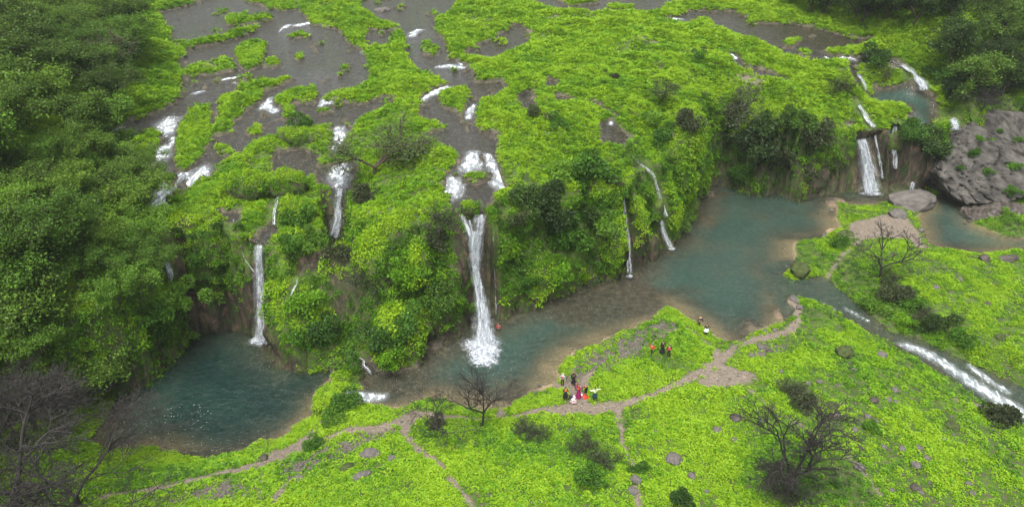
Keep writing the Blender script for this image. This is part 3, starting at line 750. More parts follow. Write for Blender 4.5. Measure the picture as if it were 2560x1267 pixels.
# buttresses, hollows and moss cushions stand out along the face itself
fine = (np.abs(GX.ravel()) < hw.repeat(NC) * 1.02) & (GY.ravel() > 30) & (GY.ravel() < 178)
cliffy = np.clip(1 - N[:, 2], 0, 1)
amp = GA['band'] ** .5 * np.clip(cliffy * 2.5, 0, 1)
d3 = 4.2 * np.abs(noise3(V[:, 0] * .15 + 3, V[:, 1] * .15, V[:, 2] * .10)) - 1.1 + 1.5 * np.abs(noise3(V[:, 0] * .42, V[:, 1] * .42, V[:, 2] * .30)) + .45 * fbm(V[:, 0] * .9, V[:, 1] * .9, V[:, 2] * .7, 3)
for F in FALL_LINES[:7]:                         # the falls keep their chutes clear of moss
    t_ = np.array([(ray(u, v)[0] / ray(u, v)[1] * y, y, CAM_H + ray(u, v)[2] / ray(u, v)[1] * y, w * y / CP / FPX) for u, v, w, y in F])
    near = np.abs(V[:, 1] - t_[:, 1].mean()) < 7
    zz = np.clip(V[near, 2], t_[-1, 2], t_[0, 2])
    fx, fy, fw_ = (np.interp(-zz, -t_[:, 2], t_[:, i]) for i in (0, 1, 3))
    g = 1 - sstep(.8, 2.6, np.abs(V[near, 0] - fx) / np.maximum(fw_ * .5, .5))
    g = g * (V[near, 2] < t_[0, 2] + .6)
    amp[near] *= 1 - g
    V[near, 1] = np.where(GA['band'][near] > .001, np.maximum(V[near, 1], (fy + .35) * g + V[near, 1] * (1 - g)), V[near, 1])
u_, v_, w_, y_ = FALL_LINES[7][-1]               # the gully that the hidden shoulder fall runs out through
gx0 = ray(FALL_LINES[7][2][0], v_)[0] / ray(u_, v_)[1]
amp *= np.where((V[:, 1] > 64) & (V[:, 1] < 83), sstep(1.5, 4.0, np.abs(V[:, 0] - gx0 * V[:, 1])), 1)
V = V + N * (amp * d3 * fine)[:, None]
g = 1 - sstep(1.1, 2.3, np.abs(V[:, 0] - gx0 * V[:, 1]))
g = g * (V[:, 1] > 66) * (V[:, 1] < y_ + .3)
cap = CAM_H + V[:, 1] * ray(u_, v_)[2] / ray(u_, v_)[1] - 1.3
GULLY = g
F_ = np.array([(y, CAM_H + ray(u, v)[2] / ray(u, v)[1] * y) for u, v, w, y in FALL_LINES[7]])[::-1]
g = np.where(V[:, 1] >= y_ + .3, (1 - sstep(1.0, 2.0, np.abs(V[:, 0] - gx0 * V[:, 1]))) * (V[:, 1] < F_[-1, 0] + .1), g)
cap = np.where(V[:, 1] > y_, np.interp(V[:, 1], F_[:, 0], F_[:, 1]) - .5, cap)
GULLY = np.maximum(GULLY, g)
V[:, 2] = np.where(g > 0, np.minimum(V[:, 2], cap + (1 - g) * 6), V[:, 2])
N = grid_normals(V)

# exposed rock
W_ = V - np.array([0, 0, CAM_H])
fw = W_[:, 1] * CP - W_[:, 2] * SP
pu = 1280 + FPX * W_[:, 0] / np.maximum(fw, 1)
pv = 633.5 - FPX * (W_[:, 1] * SP + W_[:, 2] * CP) / np.maximum(fw, 1)
rock = np.zeros(len(V))
wob = 14 * fbm(V[:, 0] * .5, V[:, 1] * .5, V[:, 2] * .5, 3)
for P, y0, y1 in ROCKY:
    sd = sdist(np.array(P, float), pu, pv, 60.0)
    rock = np.maximum(rock, sstep(-8, 8, sd + wob) * (V[:, 1] > y0) * (V[:, 1] < y1) * (GA['t'] < .98) * (GA['dL'] < .3))
rock = np.maximum(rock, .8 * GULLY * (GA['t'] > .03))
GA['rock'] = rock
GA['veg'] = (1 - rock) * (1 - GA['path']) * (1 - np.clip(GA['bed'] * 1.3, 0, 1))
GA['bed'] = GA['bed'] * (1 - rock)

idx = np.arange(NR * NC).reshape(NR, NC)
Q = np.stack([idx[:-1, :-1], idx[:-1, 1:], idx[1:, 1:], idx[1:, :-1]], -1).reshape(-1, 4)
BVH = BVHTree.FromPolygons(V.tolist(), Q.tolist())


def fm(a): return a[Q].mean(1)


f_t, f_path, f_dL = fm(GA['t']), fm(GA['path']), fm(GA['dL'])
f_y = V[Q][:, :, 1].mean(1)
kind = np.where(f_path > .5, 1, np.where(f_t < .03, 0, np.where(f_t < .97, 2, 3)))
kind = np.where((kind == 3) & (f_y > 178), 4, kind)
for k, nm in enumerate(['meadow_ground', 'footpath', 'cliff', 'upper_valley_ground', 'far_hills']):
    f = Q[kind == k]
    used, inv = np.unique(f, return_inverse=True)
    o = link(nm, mesh_from(nm, V[used], inv.reshape(-1, 4), M['ground'], True, {a: GA[a][used] for a in ('path', 'rock', 'bed', 'sand', 'rubble')}))
    tag(o, kind='structure')


def hit(u, v):
    """The point of the land that a traced photo point falls on, with its normal."""
    d = ray(u, v)
    d = d / np.linalg.norm(d)
    loc, nrm, i, dist = BVH.ray_cast(Vector((0, 0, CAM_H)), Vector(d))
    if loc is None:
        p = at(u, v, 20.0)
        return p, np.array([0, 0, 1.0])
    n = np.array(nrm)
    return np.array(loc), n if n[2] > 0 else -n


def ground_z(x, y):
    loc, nrm, i, dist = BVH.ray_cast(Vector((x, y, 200)), Vector((0, 0, -1)))
    return loc.z if loc else 0.0


# ------------------------------------------------------------------ water sheets
def water_sheet(name, polys, step, zfun, mat, grow=1.2, depth_k=1.0, lip=False, white=()):
    P = np.vstack(polys) if isinstance(polys, list) else polys
    lo, hi = P[:, :2].min(0) - grow, P[:, :2].max(0) + grow
    lo = np.maximum(lo, [-130, 20]); hi = np.minimum(hi, [130, 190])
    gx, gy = np.meshgrid(np.arange(lo[0], hi[0], step), np.arange(lo[1], hi[1], step))
    sd = np.full(gx.size, -6.0)
    for p in (polys if isinstance(polys, list) else [polys]): sd = np.maximum(sd, sdist(p, gx.ravel(), gy.ravel()))
    z = zfun(gx.ravel(), gy.ravel())
    n, m_ = gx.shape
    ix = np.arange(n * m_).reshape(n, m_)
    q = np.stack([ix[:-1, :-1], ix[:-1, 1:], ix[1:, 1:], ix[1:, :-1]], -1).reshape(-1, 4)
    ok = sd > -grow
    if lip: ok &= band_t(gx.ravel(), gy.ravel())[0] > .93
    q = q[ok[q].all(1)]
    used, inv = np.unique(q, return_inverse=True)
    X, Y, Z = gx.ravel()[used], gy.ravel()[used], z[used]
    bedz, _ = terrain(X, Y)
    wh = np.full(X.shape, -3.0)
    for L in white: wh = np.maximum(wh, ldist(L, X, Y, 3.0) / max(.25, L[:, 2].mean()))
    wh = sstep(-1.0, .9, wh + .5 * noise3(X * 1.3, Y * 1.3, 2.0))
    Z = Z + wh * (.10 + .14 * noise3(X * 1.5, Y * 1.5, 8.0))
    return tag(link(name, mesh_from(name, np.stack([X, Y, Z], 1), inv.reshape(-1, 4), mat, True, {'depth': np.maximum(Z - bedz, 0) * depth_k, 'white': wh})), kind='structure')


water_sheet('teal_pool', LEFT_POOL, .5, lambda x, y: np.full(x.shape, -1.1), M['left_pool'])
water_sheet('river_pool', RIVER, .4, LEVEL, M['river'], white=LOW_WHITE)
water_sheet('rock_pool', EAST_POOL, .5, lambda x, y: np.full(x.shape, .4), M['river'])
UP_DARK = (2, 5, 7, 8, 9, 13, 17, 18, 19, 20)
water_sheet('upper_pool', [UP_WATER[i] for i in UP_POOL], .4, lambda x, y: UP(x, y) - .137, M['river'], grow=.9, lip=True, white=UP_WHITE)
water_sheet('upper_pond', [UP_WATER[i] for i in UP_DARK], .4, lambda x, y: UP(x, y) - .134, M['upper_dark'], grow=.9, lip=True, white=UP_WHITE)
water_sheet('upper_river', [w for i, w in enumerate(UP_WATER) if i not in UP_DARK + UP_POOL], .4, lambda x, y: UP(x, y) - .13, M['upper'], grow=.9, lip=True, white=UP_WHITE)
# ------------------------------------------------------------------ buttresses and mossy blocks that overhang the faces
OUTV, OUTQ, OUTN, OUTVEG, OUTTOP = [], [], [], [], []


def outcrop(u, v, y, rx, ry, rz, veg, seed, lob=.22):
    d = ray(u, v)
    c = np.array([d[0] / d[1] * y, y, CAM_H + d[2] / d[1] * y])
    nu, nv = 72, 44
    th = np.linspace(0, 2 * np.pi, nu, endpoint=False)
    ph = np.linspace(-np.pi / 2 + .02, np.pi / 2 - .02, nv)
    T, Pp = np.meshgrid(th, ph)
    s = np.stack([np.cos(Pp) * np.cos(T), np.cos(Pp) * np.sin(T), np.sin(Pp)], -1).reshape(-1, 3)
    s = np.sign(s) * np.abs(s) ** .8
    q = s * [rx, ry, rz]
    k = 1 + lob * fbm(q[:, 0] * .45 + seed, q[:, 1] * .45, q[:, 2] * .35, 4) * 1.6 + .10 * fbm(q[:, 0] * 1.6, q[:, 1] * 1.6 + seed, q[:, 2] * 1.2, 3)
    P = c + q * k[:, None]
    ix = np.arange(nu * nv).reshape(nv, nu)
    Qd = np.stack([ix[:-1], np.roll(ix[:-1], -1, 1), np.roll(ix[1:], -1, 1), ix[1:]], -1).reshape(-1, 4)
    nrm = unit_(np.cross(P[Qd[:, 2]] - P[Qd[:, 0]], P[Qd[:, 3]] - P[Qd[:, 1]]))
    vg = np.clip(veg + .5 * s[:, 2] + .8 * fbm(P[:, 0] * .4, P[:, 1] * .4, P[:, 2] * .4, 3), 0, 1)
    o = link('cliff_outcrop', mesh_from('cliff_outcrop', P, Qd, M['ground'], True, {'path': 0 * vg, 'rock': 1 - .8 * vg, 'bed': 0 * vg, 'sand': 0 * vg, 'rubble': 0 * vg}))
    tag(o, kind='structure')
    OUTV.append(P); OUTQ.append(Qd); OUTN.append(nrm); OUTVEG.append(vg[Qd].mean(1))


def unit_(a): return a / (np.linalg.norm(a, axis=-1)[..., None] + 1e-9)


for i, a in enumerate([(527, 630, 73.2, 3.1, 3.0, 4.6, .95), (742, 572, 76.3, 2.7, 2.6, 3.5, .8), (1618, 524, 87.3, 1.9, 2.2, 2.3, .9), (1618, 625, 85.6, 1.6, 1.5, 2.6, .1),
                       (712, 462, 81.0, 2.8, 1.9, 1.6, .8), (765, 350, 92.5, 3.6, 1.8, 1.5, .7), (2082, 372, 106.3, 2.8, 2.2, 3.4, .8), (1738, 420, 104.0, 1.8, 2.4, 6.0, .9),
                       (2020, 440, 105.2, 2.8, 2.0, 2.2, -.2), (1176, 521, 71.3, 1.0, .8, .9, .5), (876, 944, 60.6, 1.6, 1.0, .8, .8), (620, 470, 79.5, 2.6, 1.8, 1.5, .7),
                       (820, 720, 70.5, 2.4, 2.0, 2.2, .7), (1700, 520, 97.5, 2.0, 2.6, 5.0, .9), (2245, 350, 109.5, 2.4, 2.0, 2.2, .8), (1690, 330, 96.5, 2.2, 2.0, 2.2, .8)]):
    outcrop(*a, seed=i * 3.3)
# ------------------------------------------------------------------ falling and white water
def smooth_path(P, n):
    P = np.asarray(P, float)
    t = np.concatenate([[0], np.cumsum(np.linalg.norm(np.diff(P[:, :3], axis=0), axis=1))])
    if t[-1] < 1e-6: t = np.linspace(0, 1, len(P))
    q = np.linspace(0, t[-1], n)
    R = np.stack([np.interp(q, t, P[:, i]) for i in range(P.shape[1])], 1)
    for _ in range(max(1, n // 12)):
        R[1:-1] = .25 * R[:-2] + .5 * R[1:-1] + .25 * R[2:]
    return R


def ribbon(name, path, nrm, mat, seed, parent=None, bulge=.3, rough=.15, nu=15, spread=1.0, side=0.0, row=.22):
    """path rows: x, y, z, width. nrm: which way the water faces."""
    L = np.linalg.norm(np.diff(path[:, :3], axis=0), axis=1).sum()
    n = int(max(8, L / row))
    R = smooth_path(path, n)
    tang = unit(np.gradient(R[:, :3], axis=0))
    nr = smooth_path(np.asarray(nrm, float), n) if np.ndim(nrm) == 2 else np.repeat(np.asarray(nrm, float)[None], n, 0)
    ac = unit(np.cross(tang, nr))
    face = unit(np.cross(ac, tang))
    s = np.linspace(-1, 1, nu)
    cum = np.concatenate([[0], np.cumsum(np.linalg.norm(np.diff(R[:, :3], axis=0), axis=1))])
    edge = 1 + .22 * noise3(cum[:, None] * .9 + seed, s[None] * 1.2, seed) + .12 * noise3(cum[:, None] * 3, s[None], seed + 5)
    off = s[None] * R[:, 3:4] * .5 * edge * spread + side * R[:, 3:4]
    disp = bulge * R[:, 3:4] * (1 - s[None] ** 2) + rough * fbm(off * 2.0 + seed, cum[:, None] * .5, seed, 3) + .05 * noise3(off * 6, cum[:, None] * 3, seed)
    X = R[:, None, :3] + ac[:, None] * off[..., None] + face[:, None] * disp[..., None]
    rim = np.clip(1.12 - np.abs(s[None]) ** 2.0 + 0 * cum[:, None], 0, 1) * np.clip(np.minimum(cum, cum[-1] - cum)[:, None] / .35 + .25, 0, 1)
    uv = np.stack([off + seed * 3, np.repeat(cum[:, None], nu, 1)], -1).reshape(-1, 2)
    ix = np.arange(n * nu).reshape(n, nu)
    q = np.stack([ix[:-1, :-1], ix[:-1, 1:], ix[1:, 1:], ix[1:, :-1]], -1).reshape(-1, 4)
    return link(name, mesh_from(name, X.reshape(-1, 3), q, mat, True, {'rim': rim.ravel()}, uv), parent)


CLEAR = []


def traced(pts, off):
    """(u, v, width px) or (u, v, width px, y): to x, y, z, width on the land, moved off its face."""
    out, nn = [], []
    for p in pts:
        if len(p) == 4:
            d = ray(p[0], p[1])
            q, n = np.array([d[0] / d[1] * p[3], p[3], CAM_H + d[2] / d[1] * p[3]]), np.array([0, -1, .15])
        else:
            q, n = hit(p[0], p[1])
            q = q + n * off
        out.append((*q, p[2] * depth_of(q) / FPX))
        nn.append(n)
    nn = np.array(nn)
    nn = unit(nn + nn.mean(0) * 1.0)
    return np.array(out), nn


def foam_patch(name, c, rx, ry, seed, parent=None, h=.25, rot=0.0, mat='foam'):
    nr, na = 22, 56
    r, a = np.meshgrid(np.linspace(0.02, 1, nr), np.linspace(0, 2 * np.pi, na, endpoint=False), indexing='ij')
    k = 1 + .28 * noise3(np.cos(a) * 1.5 + seed, np.sin(a) * 1.5, seed) + .12 * noise3(np.cos(a) * 5, np.sin(a) * 5, seed)
    x, y = r * k * rx * np.cos(a), r * k * ry * np.sin(a)
    x, y = x * math.cos(rot) - y * math.sin(rot), x * math.sin(rot) + y * math.cos(rot)
    z = h * (1 - r ** 1.5) * (.6 + .8 * np.abs(fbm(x * 1.2 + seed, y * 1.2, seed, 3))) + .03
    P = np.stack([c[0] + x, c[1] + y, c[2] + z], -1).reshape(-1, 3)
    ix = np.arange(nr * na).reshape(nr, na)
    q = np.stack([ix[:-1], ix[1:], np.roll(ix[1:], -1, 1), np.roll(ix[:-1], -1, 1)], -1).reshape(-1, 4)
    return link(name, mesh_from(name, P, q, M[mat], True, {'rim': (1.08 - r ** 1.4).ravel()}, P[:, :2]), parent)


def waterfall(label, pts, mat='fall', off=.45, foam=None, strands=2, bulge=.2):
    path, nn = traced(pts, off)
    # water never climbs
    for i in range(1, len(path)): path[i, 2] = min(path[i, 2], path[i - 1, 2] - .05)
    base = path[-1, :3]
    t = empty('waterfall', base)
    tag(t, label, 'waterfall')
    loc = path.copy(); loc[:, :3] -= base
    sd = (abs(pts[0][0]) * .37) % 50
    for r_ in smooth_path(path, max(3, int(np.linalg.norm(path[0, :3] - path[-1, :3]) / .7))): CLEAR.append((*r_[:3], r_[3] * .5 + .5))
    ribbon('water_sheet', loc, nn, M[mat], sd, t, bulge=bulge)
    if mat == 'fall':
        w = loc.copy(); w[:, :3] += nn * .25
        ribbon('spray_veil', w, nn, M['veil'], sd + 31, t, bulge=bulge, spread=1.6)
    for i in range(strands):
        w = loc.copy(); w[:, 3] *= (.55, .4, .3)[i % 3]
        w[:, :3] += nn * (.12 + .1 * i)
        ribbon('water_strand', w, nn, M[mat], sd + 7 * i + 3, t, bulge=bulge, side=(-.32, .38, .05)[i % 3])
    if foam:
        fu, fv, fz, rx, ry = foam
        c = at(fu, fv, fz) - base
        k = depth_of(at(fu, fv, fz)) / FPX
        foam_patch('foam', c, rx * k, ry * k * 1.6, sd, t, h=min(.6, rx * k * .15))
        foam_patch('foam', c + [0, 0, -.02], rx * k * 1.5, ry * k * 2.4, sd + 9, t, h=.05, mat='rapid_foam')
    return t


M['rapid_foam'] = mat_foam('thin_foam', 1.6, 1.6, .30, .62)

main = waterfall('tall white main waterfall plunging from the rock notch into the middle river pool',
                 [(1188, 572, 26, 70.2), (1187, 620, 34, 69.9), (1191, 690, 30, 69.4), (1200, 740, 34, 68.7), (1208, 790, 50, 67.7), (1211, 830, 66, 66.9), (1210, 876, 88, 65.5)],
                 foam=(1210, 868, 0, 66, 46), strands=3, bulge=.15)
for pts in ([(1153, 533, 12, 70.9), (1164, 556, 18, 70.4), (1176, 592, 20, 70.1), (1186, 640, 18, 69.8)], [(1200, 532, 30, 70.9), (1200, 556, 30, 70.4), (1197, 600, 26, 70.0), (1193, 650, 20, 69.7)], [(1172, 545, 8, 70.8), (1178, 570, 10, 70.4), (1184, 610, 12, 70.0)]):
    q_, n_ = traced(pts, 0)
    q_[:, :3] -= np.array(main.location)
    ribbon('water_strand', q_, n_, M['fall'], pts[0][0] * .11, main, bulge=.15)
    ribbon('spray_veil', q_, n_, M['veil'], pts[0][0] * .13, main, bulge=.3, spread=1.9)
foam_patch('foam', at(1208, 896, .05) - np.array(main.location), 2.1, 2.6, 4, main, .14)
waterfall('white waterfall dropping down the dark alcove into the teal pool', [(650, 606, 26, 70.9), (648, 640, 26, 70.2), (651, 700, 32, 69.6), (654, 760, 36, 69.0), (656, 815, 38, 68.4), (652, 852, 54, 67.9)],
          foam=(648, 853, -1.08, 34, 18))
waterfall('white fall tucked behind the left shoulder of the big mossy mound', FALL_LINES[7])
waterfall('faint blue-grey fall in the dark cleft beside the left bank trees', [(408, 600, 14), (414, 640, 20), (426, 680, 26), (440, 718, 28)], 'thin_fall', .5)
waterfall('narrow thread of water sliding over rock to the left alcove fall', [(582, 550, 6), (598, 600, 8), (618, 645, 9), (640, 680, 10)], 'thin_fall', .35, strands=0)
waterfall('small trickle on the moss above the left alcove fall', [(704, 476, 14), (694, 500, 16), (684, 540, 12), (680, 572, 12)], 'thin_fall', .35, strands=1)
waterfall('short white chute half hidden left of the big mossy mound foot', [(748, 692, 7), (740, 710, 9), (730, 728, 10), (724, 742, 8)], 'thin_fall', .4, strands=1)
waterfall('hair-thin strand of water on the wall just beyond the main waterfall', [(1232, 585, 5), (1238, 640, 6), (1240, 700, 6), (1244, 790, 7)], 'thin_fall', .4, strands=1)
waterfall('tall thin fall down brown rock at the corner of the right pool', [(1557, 486, 12, 84.2), (1562, 540, 16, 83.2), (1568, 600, 24, 82.0), (1572, 650, 26, 81.2), (1573, 688, 24, 80.6)], 'thin_fall', foam=(1573, 691, .35, 14, 8), strands=2)
waterfall('long thin trickle running down the mossy spur above the right pool', [(1572, 394, 10), (1592, 416, 12), (1622, 438, 13), (1638, 474, 16), (1652, 512, 17), (1662, 540, 16)], 'thin_fall', .6, strands=1)
waterfall('free falling jet dropping from the mossy overhang into the right pool', [(1650, 545, 12, 86.8), (1658, 580, 15, 86.0), (1670, 605, 14, 85.3), (1678, 622, 16, 84.6)], 'fall', foam=(1678, 622, .35, 15, 8), strands=1)
waterfall('broad white waterfall at the far end of the right pool', FALL_LINES[4], foam=(2176, 486, .36, 40, 9), strands=3)
waterfall('slanting white stream feeding the broad waterfall from above', [(2140, 266, 10), (2152, 288, 14), (2166, 308, 16), (2180, 326, 14)], 'fall', .4, strands=1)
waterfall('veil of thin water on dark rock right of the broad waterfall', [(2236, 312, 20, 109.5), (2230, 345, 22, 108.6), (2234, 385, 24, 107.8), (2236, 425, 20, 107.0)], 'thin_fall', strands=2)
waterfall('thin grey trickle between the broad waterfall and the water veil', [(2186, 335, 8, 108.2), (2192, 370, 10, 107.4), (2200, 410, 12, 106.6), (2206, 450, 10, 106.0)], 'thin_fall', strands=1)
waterfall('little white fall behind the flat grey rock of the right pool', [(2282, 452, 14, 104.9), (2278, 470, 18, 104.4), (2274, 487, 20, 104.0)], 'fall', strands=1)
waterfall('fan shaped white fall into the small upper pool below the dark forest', [(2252, 168, 10), (2272, 184, 16), (2292, 202, 30), (2298, 218, 38), (2300, 232, 42)], 'fall', .5, foam=(2306, 238, 12.3, 26, 7))
waterfall('twin white chutes down moss beside the small upper pool', [(2138, 194, 16), (2146, 206, 20), (2154, 222, 14), (2160, 234, 8)], 'fall', .4, strands=1)
waterfall('white fall pouring down behind the huge grey boulder', [(2374, 302, 16), (2386, 314, 30), (2394, 328, 34), (2400, 340, 26)], 'fall', .5, strands=1)
waterfall('small white cascade tumbling from the river down to the teal pool', [(894, 900, 10), (912, 906, 12), (908, 920, 14), (922, 930, 14), (930, 946, 16)], 'thin_fall', .3, strands=1)

# bubbles drifting on the teal pool
rb = np.random.default_rng(5)
bv, bf = [], []
for i in range(110):
    c = at(300 + 230 * rb.random() ** 1.1, 1010 + 120 * rb.random(), -1.07)
    if sdist(LEFT_POOL, np.array([c[0]]), np.array([c[1]]))[0] < .3: continue
    a = np.linspace(0, 6.283, 7)[:-1]
    L, w_ = .03 + .07 * rb.random() ** 2, .02 + .02 * rb.random()
    o_ = len(bv) * 6
    bv.append(c + np.stack([np.cos(a) * L, np.sin(a) * w_, np.zeros(6)], 1))
    bf.append(np.arange(6) + o_)
tag(link('bubbles', mesh_from('bubbles', np.vstack(bv), np.array(bf), mat_plain('froth', (.42, .45, .43), .6))), kind='stuff')
# ------------------------------------------------------------------ leaves
def leaf_cards(base, d, nrm, L, Wd, rng, fold=.18):
    """Folded diamond leaves. base, d (growth direction), nrm: n x 3; L, Wd: n."""
    n = len(base)
    d = d / (np.linalg.norm(d, axis=1)[:, None] + 1e-9)
    s = np.cross(d, nrm)
    s /= np.linalg.norm(s, axis=1)[:, None] + 1e-9
    up = np.cross(s, d)
    L, Wd = L[:, None], Wd[:, None]
    mid = base + d * L * .45
    v = np.stack([base, mid + s * Wd * .5 + up * Wd * fold, base + d * L - up * L * .12, mid - s * Wd * .5 + up * Wd * fold], 1).reshape(-1, 3)
    i = np.arange(n)[:, None] * 4
    f = np.concatenate([i + [0, 1, 2], i + [0, 2, 3]], 0)
    return v, f, np.repeat(rng.random(n), 4)


def clump_broad(seed, n=30, h=.45, leafL=.34, leafW=.26):
    r = np.random.default_rng(seed)
    a, q = r.random(n) * 2 * np.pi, np.sqrt(r.random(n)) * .5
    base = np.stack([np.cos(a) * q, np.sin(a) * q, h * (1 - (q / .5) ** 2 * .75) * (.55 + .45 * r.random(n))], 1)
    d = np.stack([np.cos(a) + r.normal(0, .6, n), np.sin(a) + r.normal(0, .6, n), r.normal(.25, .35, n)], 1)
    nrm = np.stack([r.normal(0, .35, n), r.normal(0, .35, n), np.ones(n)], 1)
    return leaf_cards(base, d, nrm, leafL * (.6 + .7 * r.random(n)), leafW * (.6 + .7 * r.random(n)), r)


def clump_shrub(seed, n=64, h=.75, leafL=.22, leafW=.15):
    r = np.random.default_rng(seed)
    p = unit(r.normal(size=(n, 3)))
    p[:, 2] = np.abs(p[:, 2])
    rad = (.35 + .65 * r.random(n) ** .5) * (1 + .3 * np.sin(p[:, 0] * 5 + seed) * np.cos(p[:, 1] * 4))
    base = p * rad[:, None] * [.5, .5, h]
    d = p * .7 + r.normal(0, .6, (n, 3)) + [0, 0, -.1]
    nrm = p + r.normal(0, .45, (n, 3)) + [0, 0, .6]
    return leaf_cards(base, d, nrm, leafL * (.6 + .8 * r.random(n)), leafW * (.6 + .8 * r.random(n)), r)


def clump_grass(seed, n=46, h=.5):
    r = np.random.default_rng(seed)
    a, q = r.random(n) * 2 * np.pi, r.random(n) * .34
    base = np.stack([np.cos(a) * q, np.sin(a) * q, r.random(n) * h * .45], 1)
    d = np.stack([np.cos(a) + r.normal(0, .5, n), np.sin(a) + r.normal(0, .5, n), r.normal(.30, .35, n)], 1)
    nrm = np.stack([r.normal(0, .4, n), r.normal(0, .4, n), np.ones(n)], 1)
    return leaf_cards(base, d, nrm, .42 * (.5 + .8 * r.random(n)), .13 * (.6 + .8 * r.random(n)), r, .1)


def proto_collection(name, makers, mat):
    c = bpy.data.collections.new(name)
    for i, mk in enumerate(makers):
        v, f, lf = mk
        me = mesh_from(name + '_leaves', v, f, mat, False, {'leaf': lf})
        c.objects.link(bpy.data.objects.new('%s_%02d' % (name, i), me))
    return c, len(makers)


def scatter_group(coll):
    ng = bpy.data.node_groups.new('scatter', 'GeometryNodeTree')
    ng.interface.new_socket('Geometry', in_out='INPUT', socket_type='NodeSocketGeometry')
    ng.interface.new_socket('Geometry', in_out='OUTPUT', socket_type='NodeSocketGeometry')
    N_, Lk = ng.nodes, ng.links
    gi, go = N_.new('NodeGroupInput'), N_.new('NodeGroupOutput')
    ci = N_.new('GeometryNodeCollectionInfo')
    ci.inputs['Collection'].default_value = coll
    ci.inputs['Separate Children'].default_value = True
    ci.inputs['Reset Children'].default_value = True
    ip = N_.new('GeometryNodeInstanceOnPoints')
    ip.inputs['Pick Instance'].default_value = True

    def na(nm, t):
        a = N_.new('GeometryNodeInputNamedAttribute')
        a.data_type = t
        a.inputs['Name'].default_value = nm
        return a.outputs[0]
    Lk.new(gi.outputs[0], ip.inputs['Points'])
    Lk.new(ci.outputs[0], ip.inputs['Instance'])
    Lk.new(na('idx', 'INT'), ip.inputs['Instance Index'])
    e2r = N_.new('FunctionNodeEulerToRotation')
    Lk.new(na('rot', 'FLOAT_VECTOR'), e2r.inputs[0])
    Lk.new(e2r.outputs[0], ip.inputs['Rotation'])
    Lk.new(na('scl', 'FLOAT_VECTOR'), ip.inputs['Scale'])
    Lk.new(ip.outputs[0], go.inputs[0])
    return ng


def scatter(name, coll, n_var, P, rot, scl, tint, kind='stuff'):
    ok = np.ones(len(P), bool)
    for c in CLEAR:                                   # nothing grows in the falling water
        a = (np.abs(P[:, 1] - c[1]) < 2.6)
        j = np.where(a & ok)[0]
        ok[j] = np.hypot(P[j, 0] - c[0], P[j, 2] - c[2]) > c[3]
    P, rot, scl, tint = P[ok], rot[ok], scl[ok], tint[ok]
    me = bpy.data.meshes.new(name)
    me.vertices.add(len(P))
    me.vertices.foreach_set('co', P.astype(np.float32).ravel())
    for nm, t, a in (('rot', 'FLOAT_VECTOR', rot), ('scl', 'FLOAT_VECTOR', scl)):
        me.attributes.new(nm, t, 'POINT').data.foreach_set('vector', a.astype(np.float32).ravel())
    me.attributes.new('tint', 'FLOAT', 'POINT').data.foreach_set('value', tint.astype(np.float32))
    me.attributes.new('idx', 'INT', 'POINT').data.foreach_set('value', RNG.integers(0, n_var, len(P)).astype(np.int32))
    o = link(name, me)
    md = o.modifiers.new('scatter', 'NODES')
    md.node_group = scatter_group(coll)
    return tag(o, kind=kind)


def in_view(P, m=1.3):
    W = P - np.array([0, 0, CAM_H])
    f = W[:, 1] * CP - W[:, 2] * SP
    a = np.abs(W[:, 0] / np.maximum(f, 1)) * FPX / 1280
    b = np.abs((W[:, 1] * SP + W[:, 2] * CP) / np.maximum(f, 1)) * FPX / 633
    return (f > 1) & (a < m) & (b < m + .1)


def on_quads(V, Q, dens):
    """Random points over quads; dens: expected number per square metre for each quad."""
    a, b, c, d = (V[Q[:, i]] for i in range(4))
    area = .5 * np.linalg.norm(np.cross(c - a, d - b), axis=1)
    e = area * dens
    n = np.floor(e + RNG.random(len(e))).astype(int)
    k = np.repeat(np.arange(len(Q)), n)
    s, t = RNG.random((2, len(k), 1))
    P = (a[k] * (1 - s) + b[k] * s) * (1 - t) + (d[k] * (1 - s) + c[k] * s) * t
    return P, k


def tilt_to(n, amt, rng):
    """Euler angles that lean a plant part of the way to the surface normal, with a random spin."""
    m = unit(n * amt + np.array([0, 0, 1 - amt]))
    ax = np.arcsin(np.clip(-m[:, 1], -1, 1))
    ay = np.arctan2(m[:, 0], m[:, 2])
    return np.stack([ax + rng.normal(0, .12, len(n)), ay + rng.normal(0, .12, len(n)), rng.random(len(n)) * 6.283], 1)


fine_q = fine[Q].all(1)
fC = V[Q].mean(1)
fN = unit(N[Q].mean(1))
f_veg, f_rub, f_band, f_riv = fm(GA['veg']), fm(GA['rubble']), fm(GA['band']), fm(GA['river'])
vis = fine_q & in_view(fC) & (f_veg > .05)
dist = np.linalg.norm(fC - np.array([0, 0, CAM_H]), axis=1)

protoB, nB = proto_collection('leafy_herb', [clump_broad(i) for i in range(5)], M['cover'])
protoS, nS = proto_collection('leafy_tangle', [clump_shrub(20 + i) for i in range(5)], M['cover'])
protoG, nG = proto_collection('grass_tuft', [clump_grass(40 + i) for i in range(5)], M['cover'])

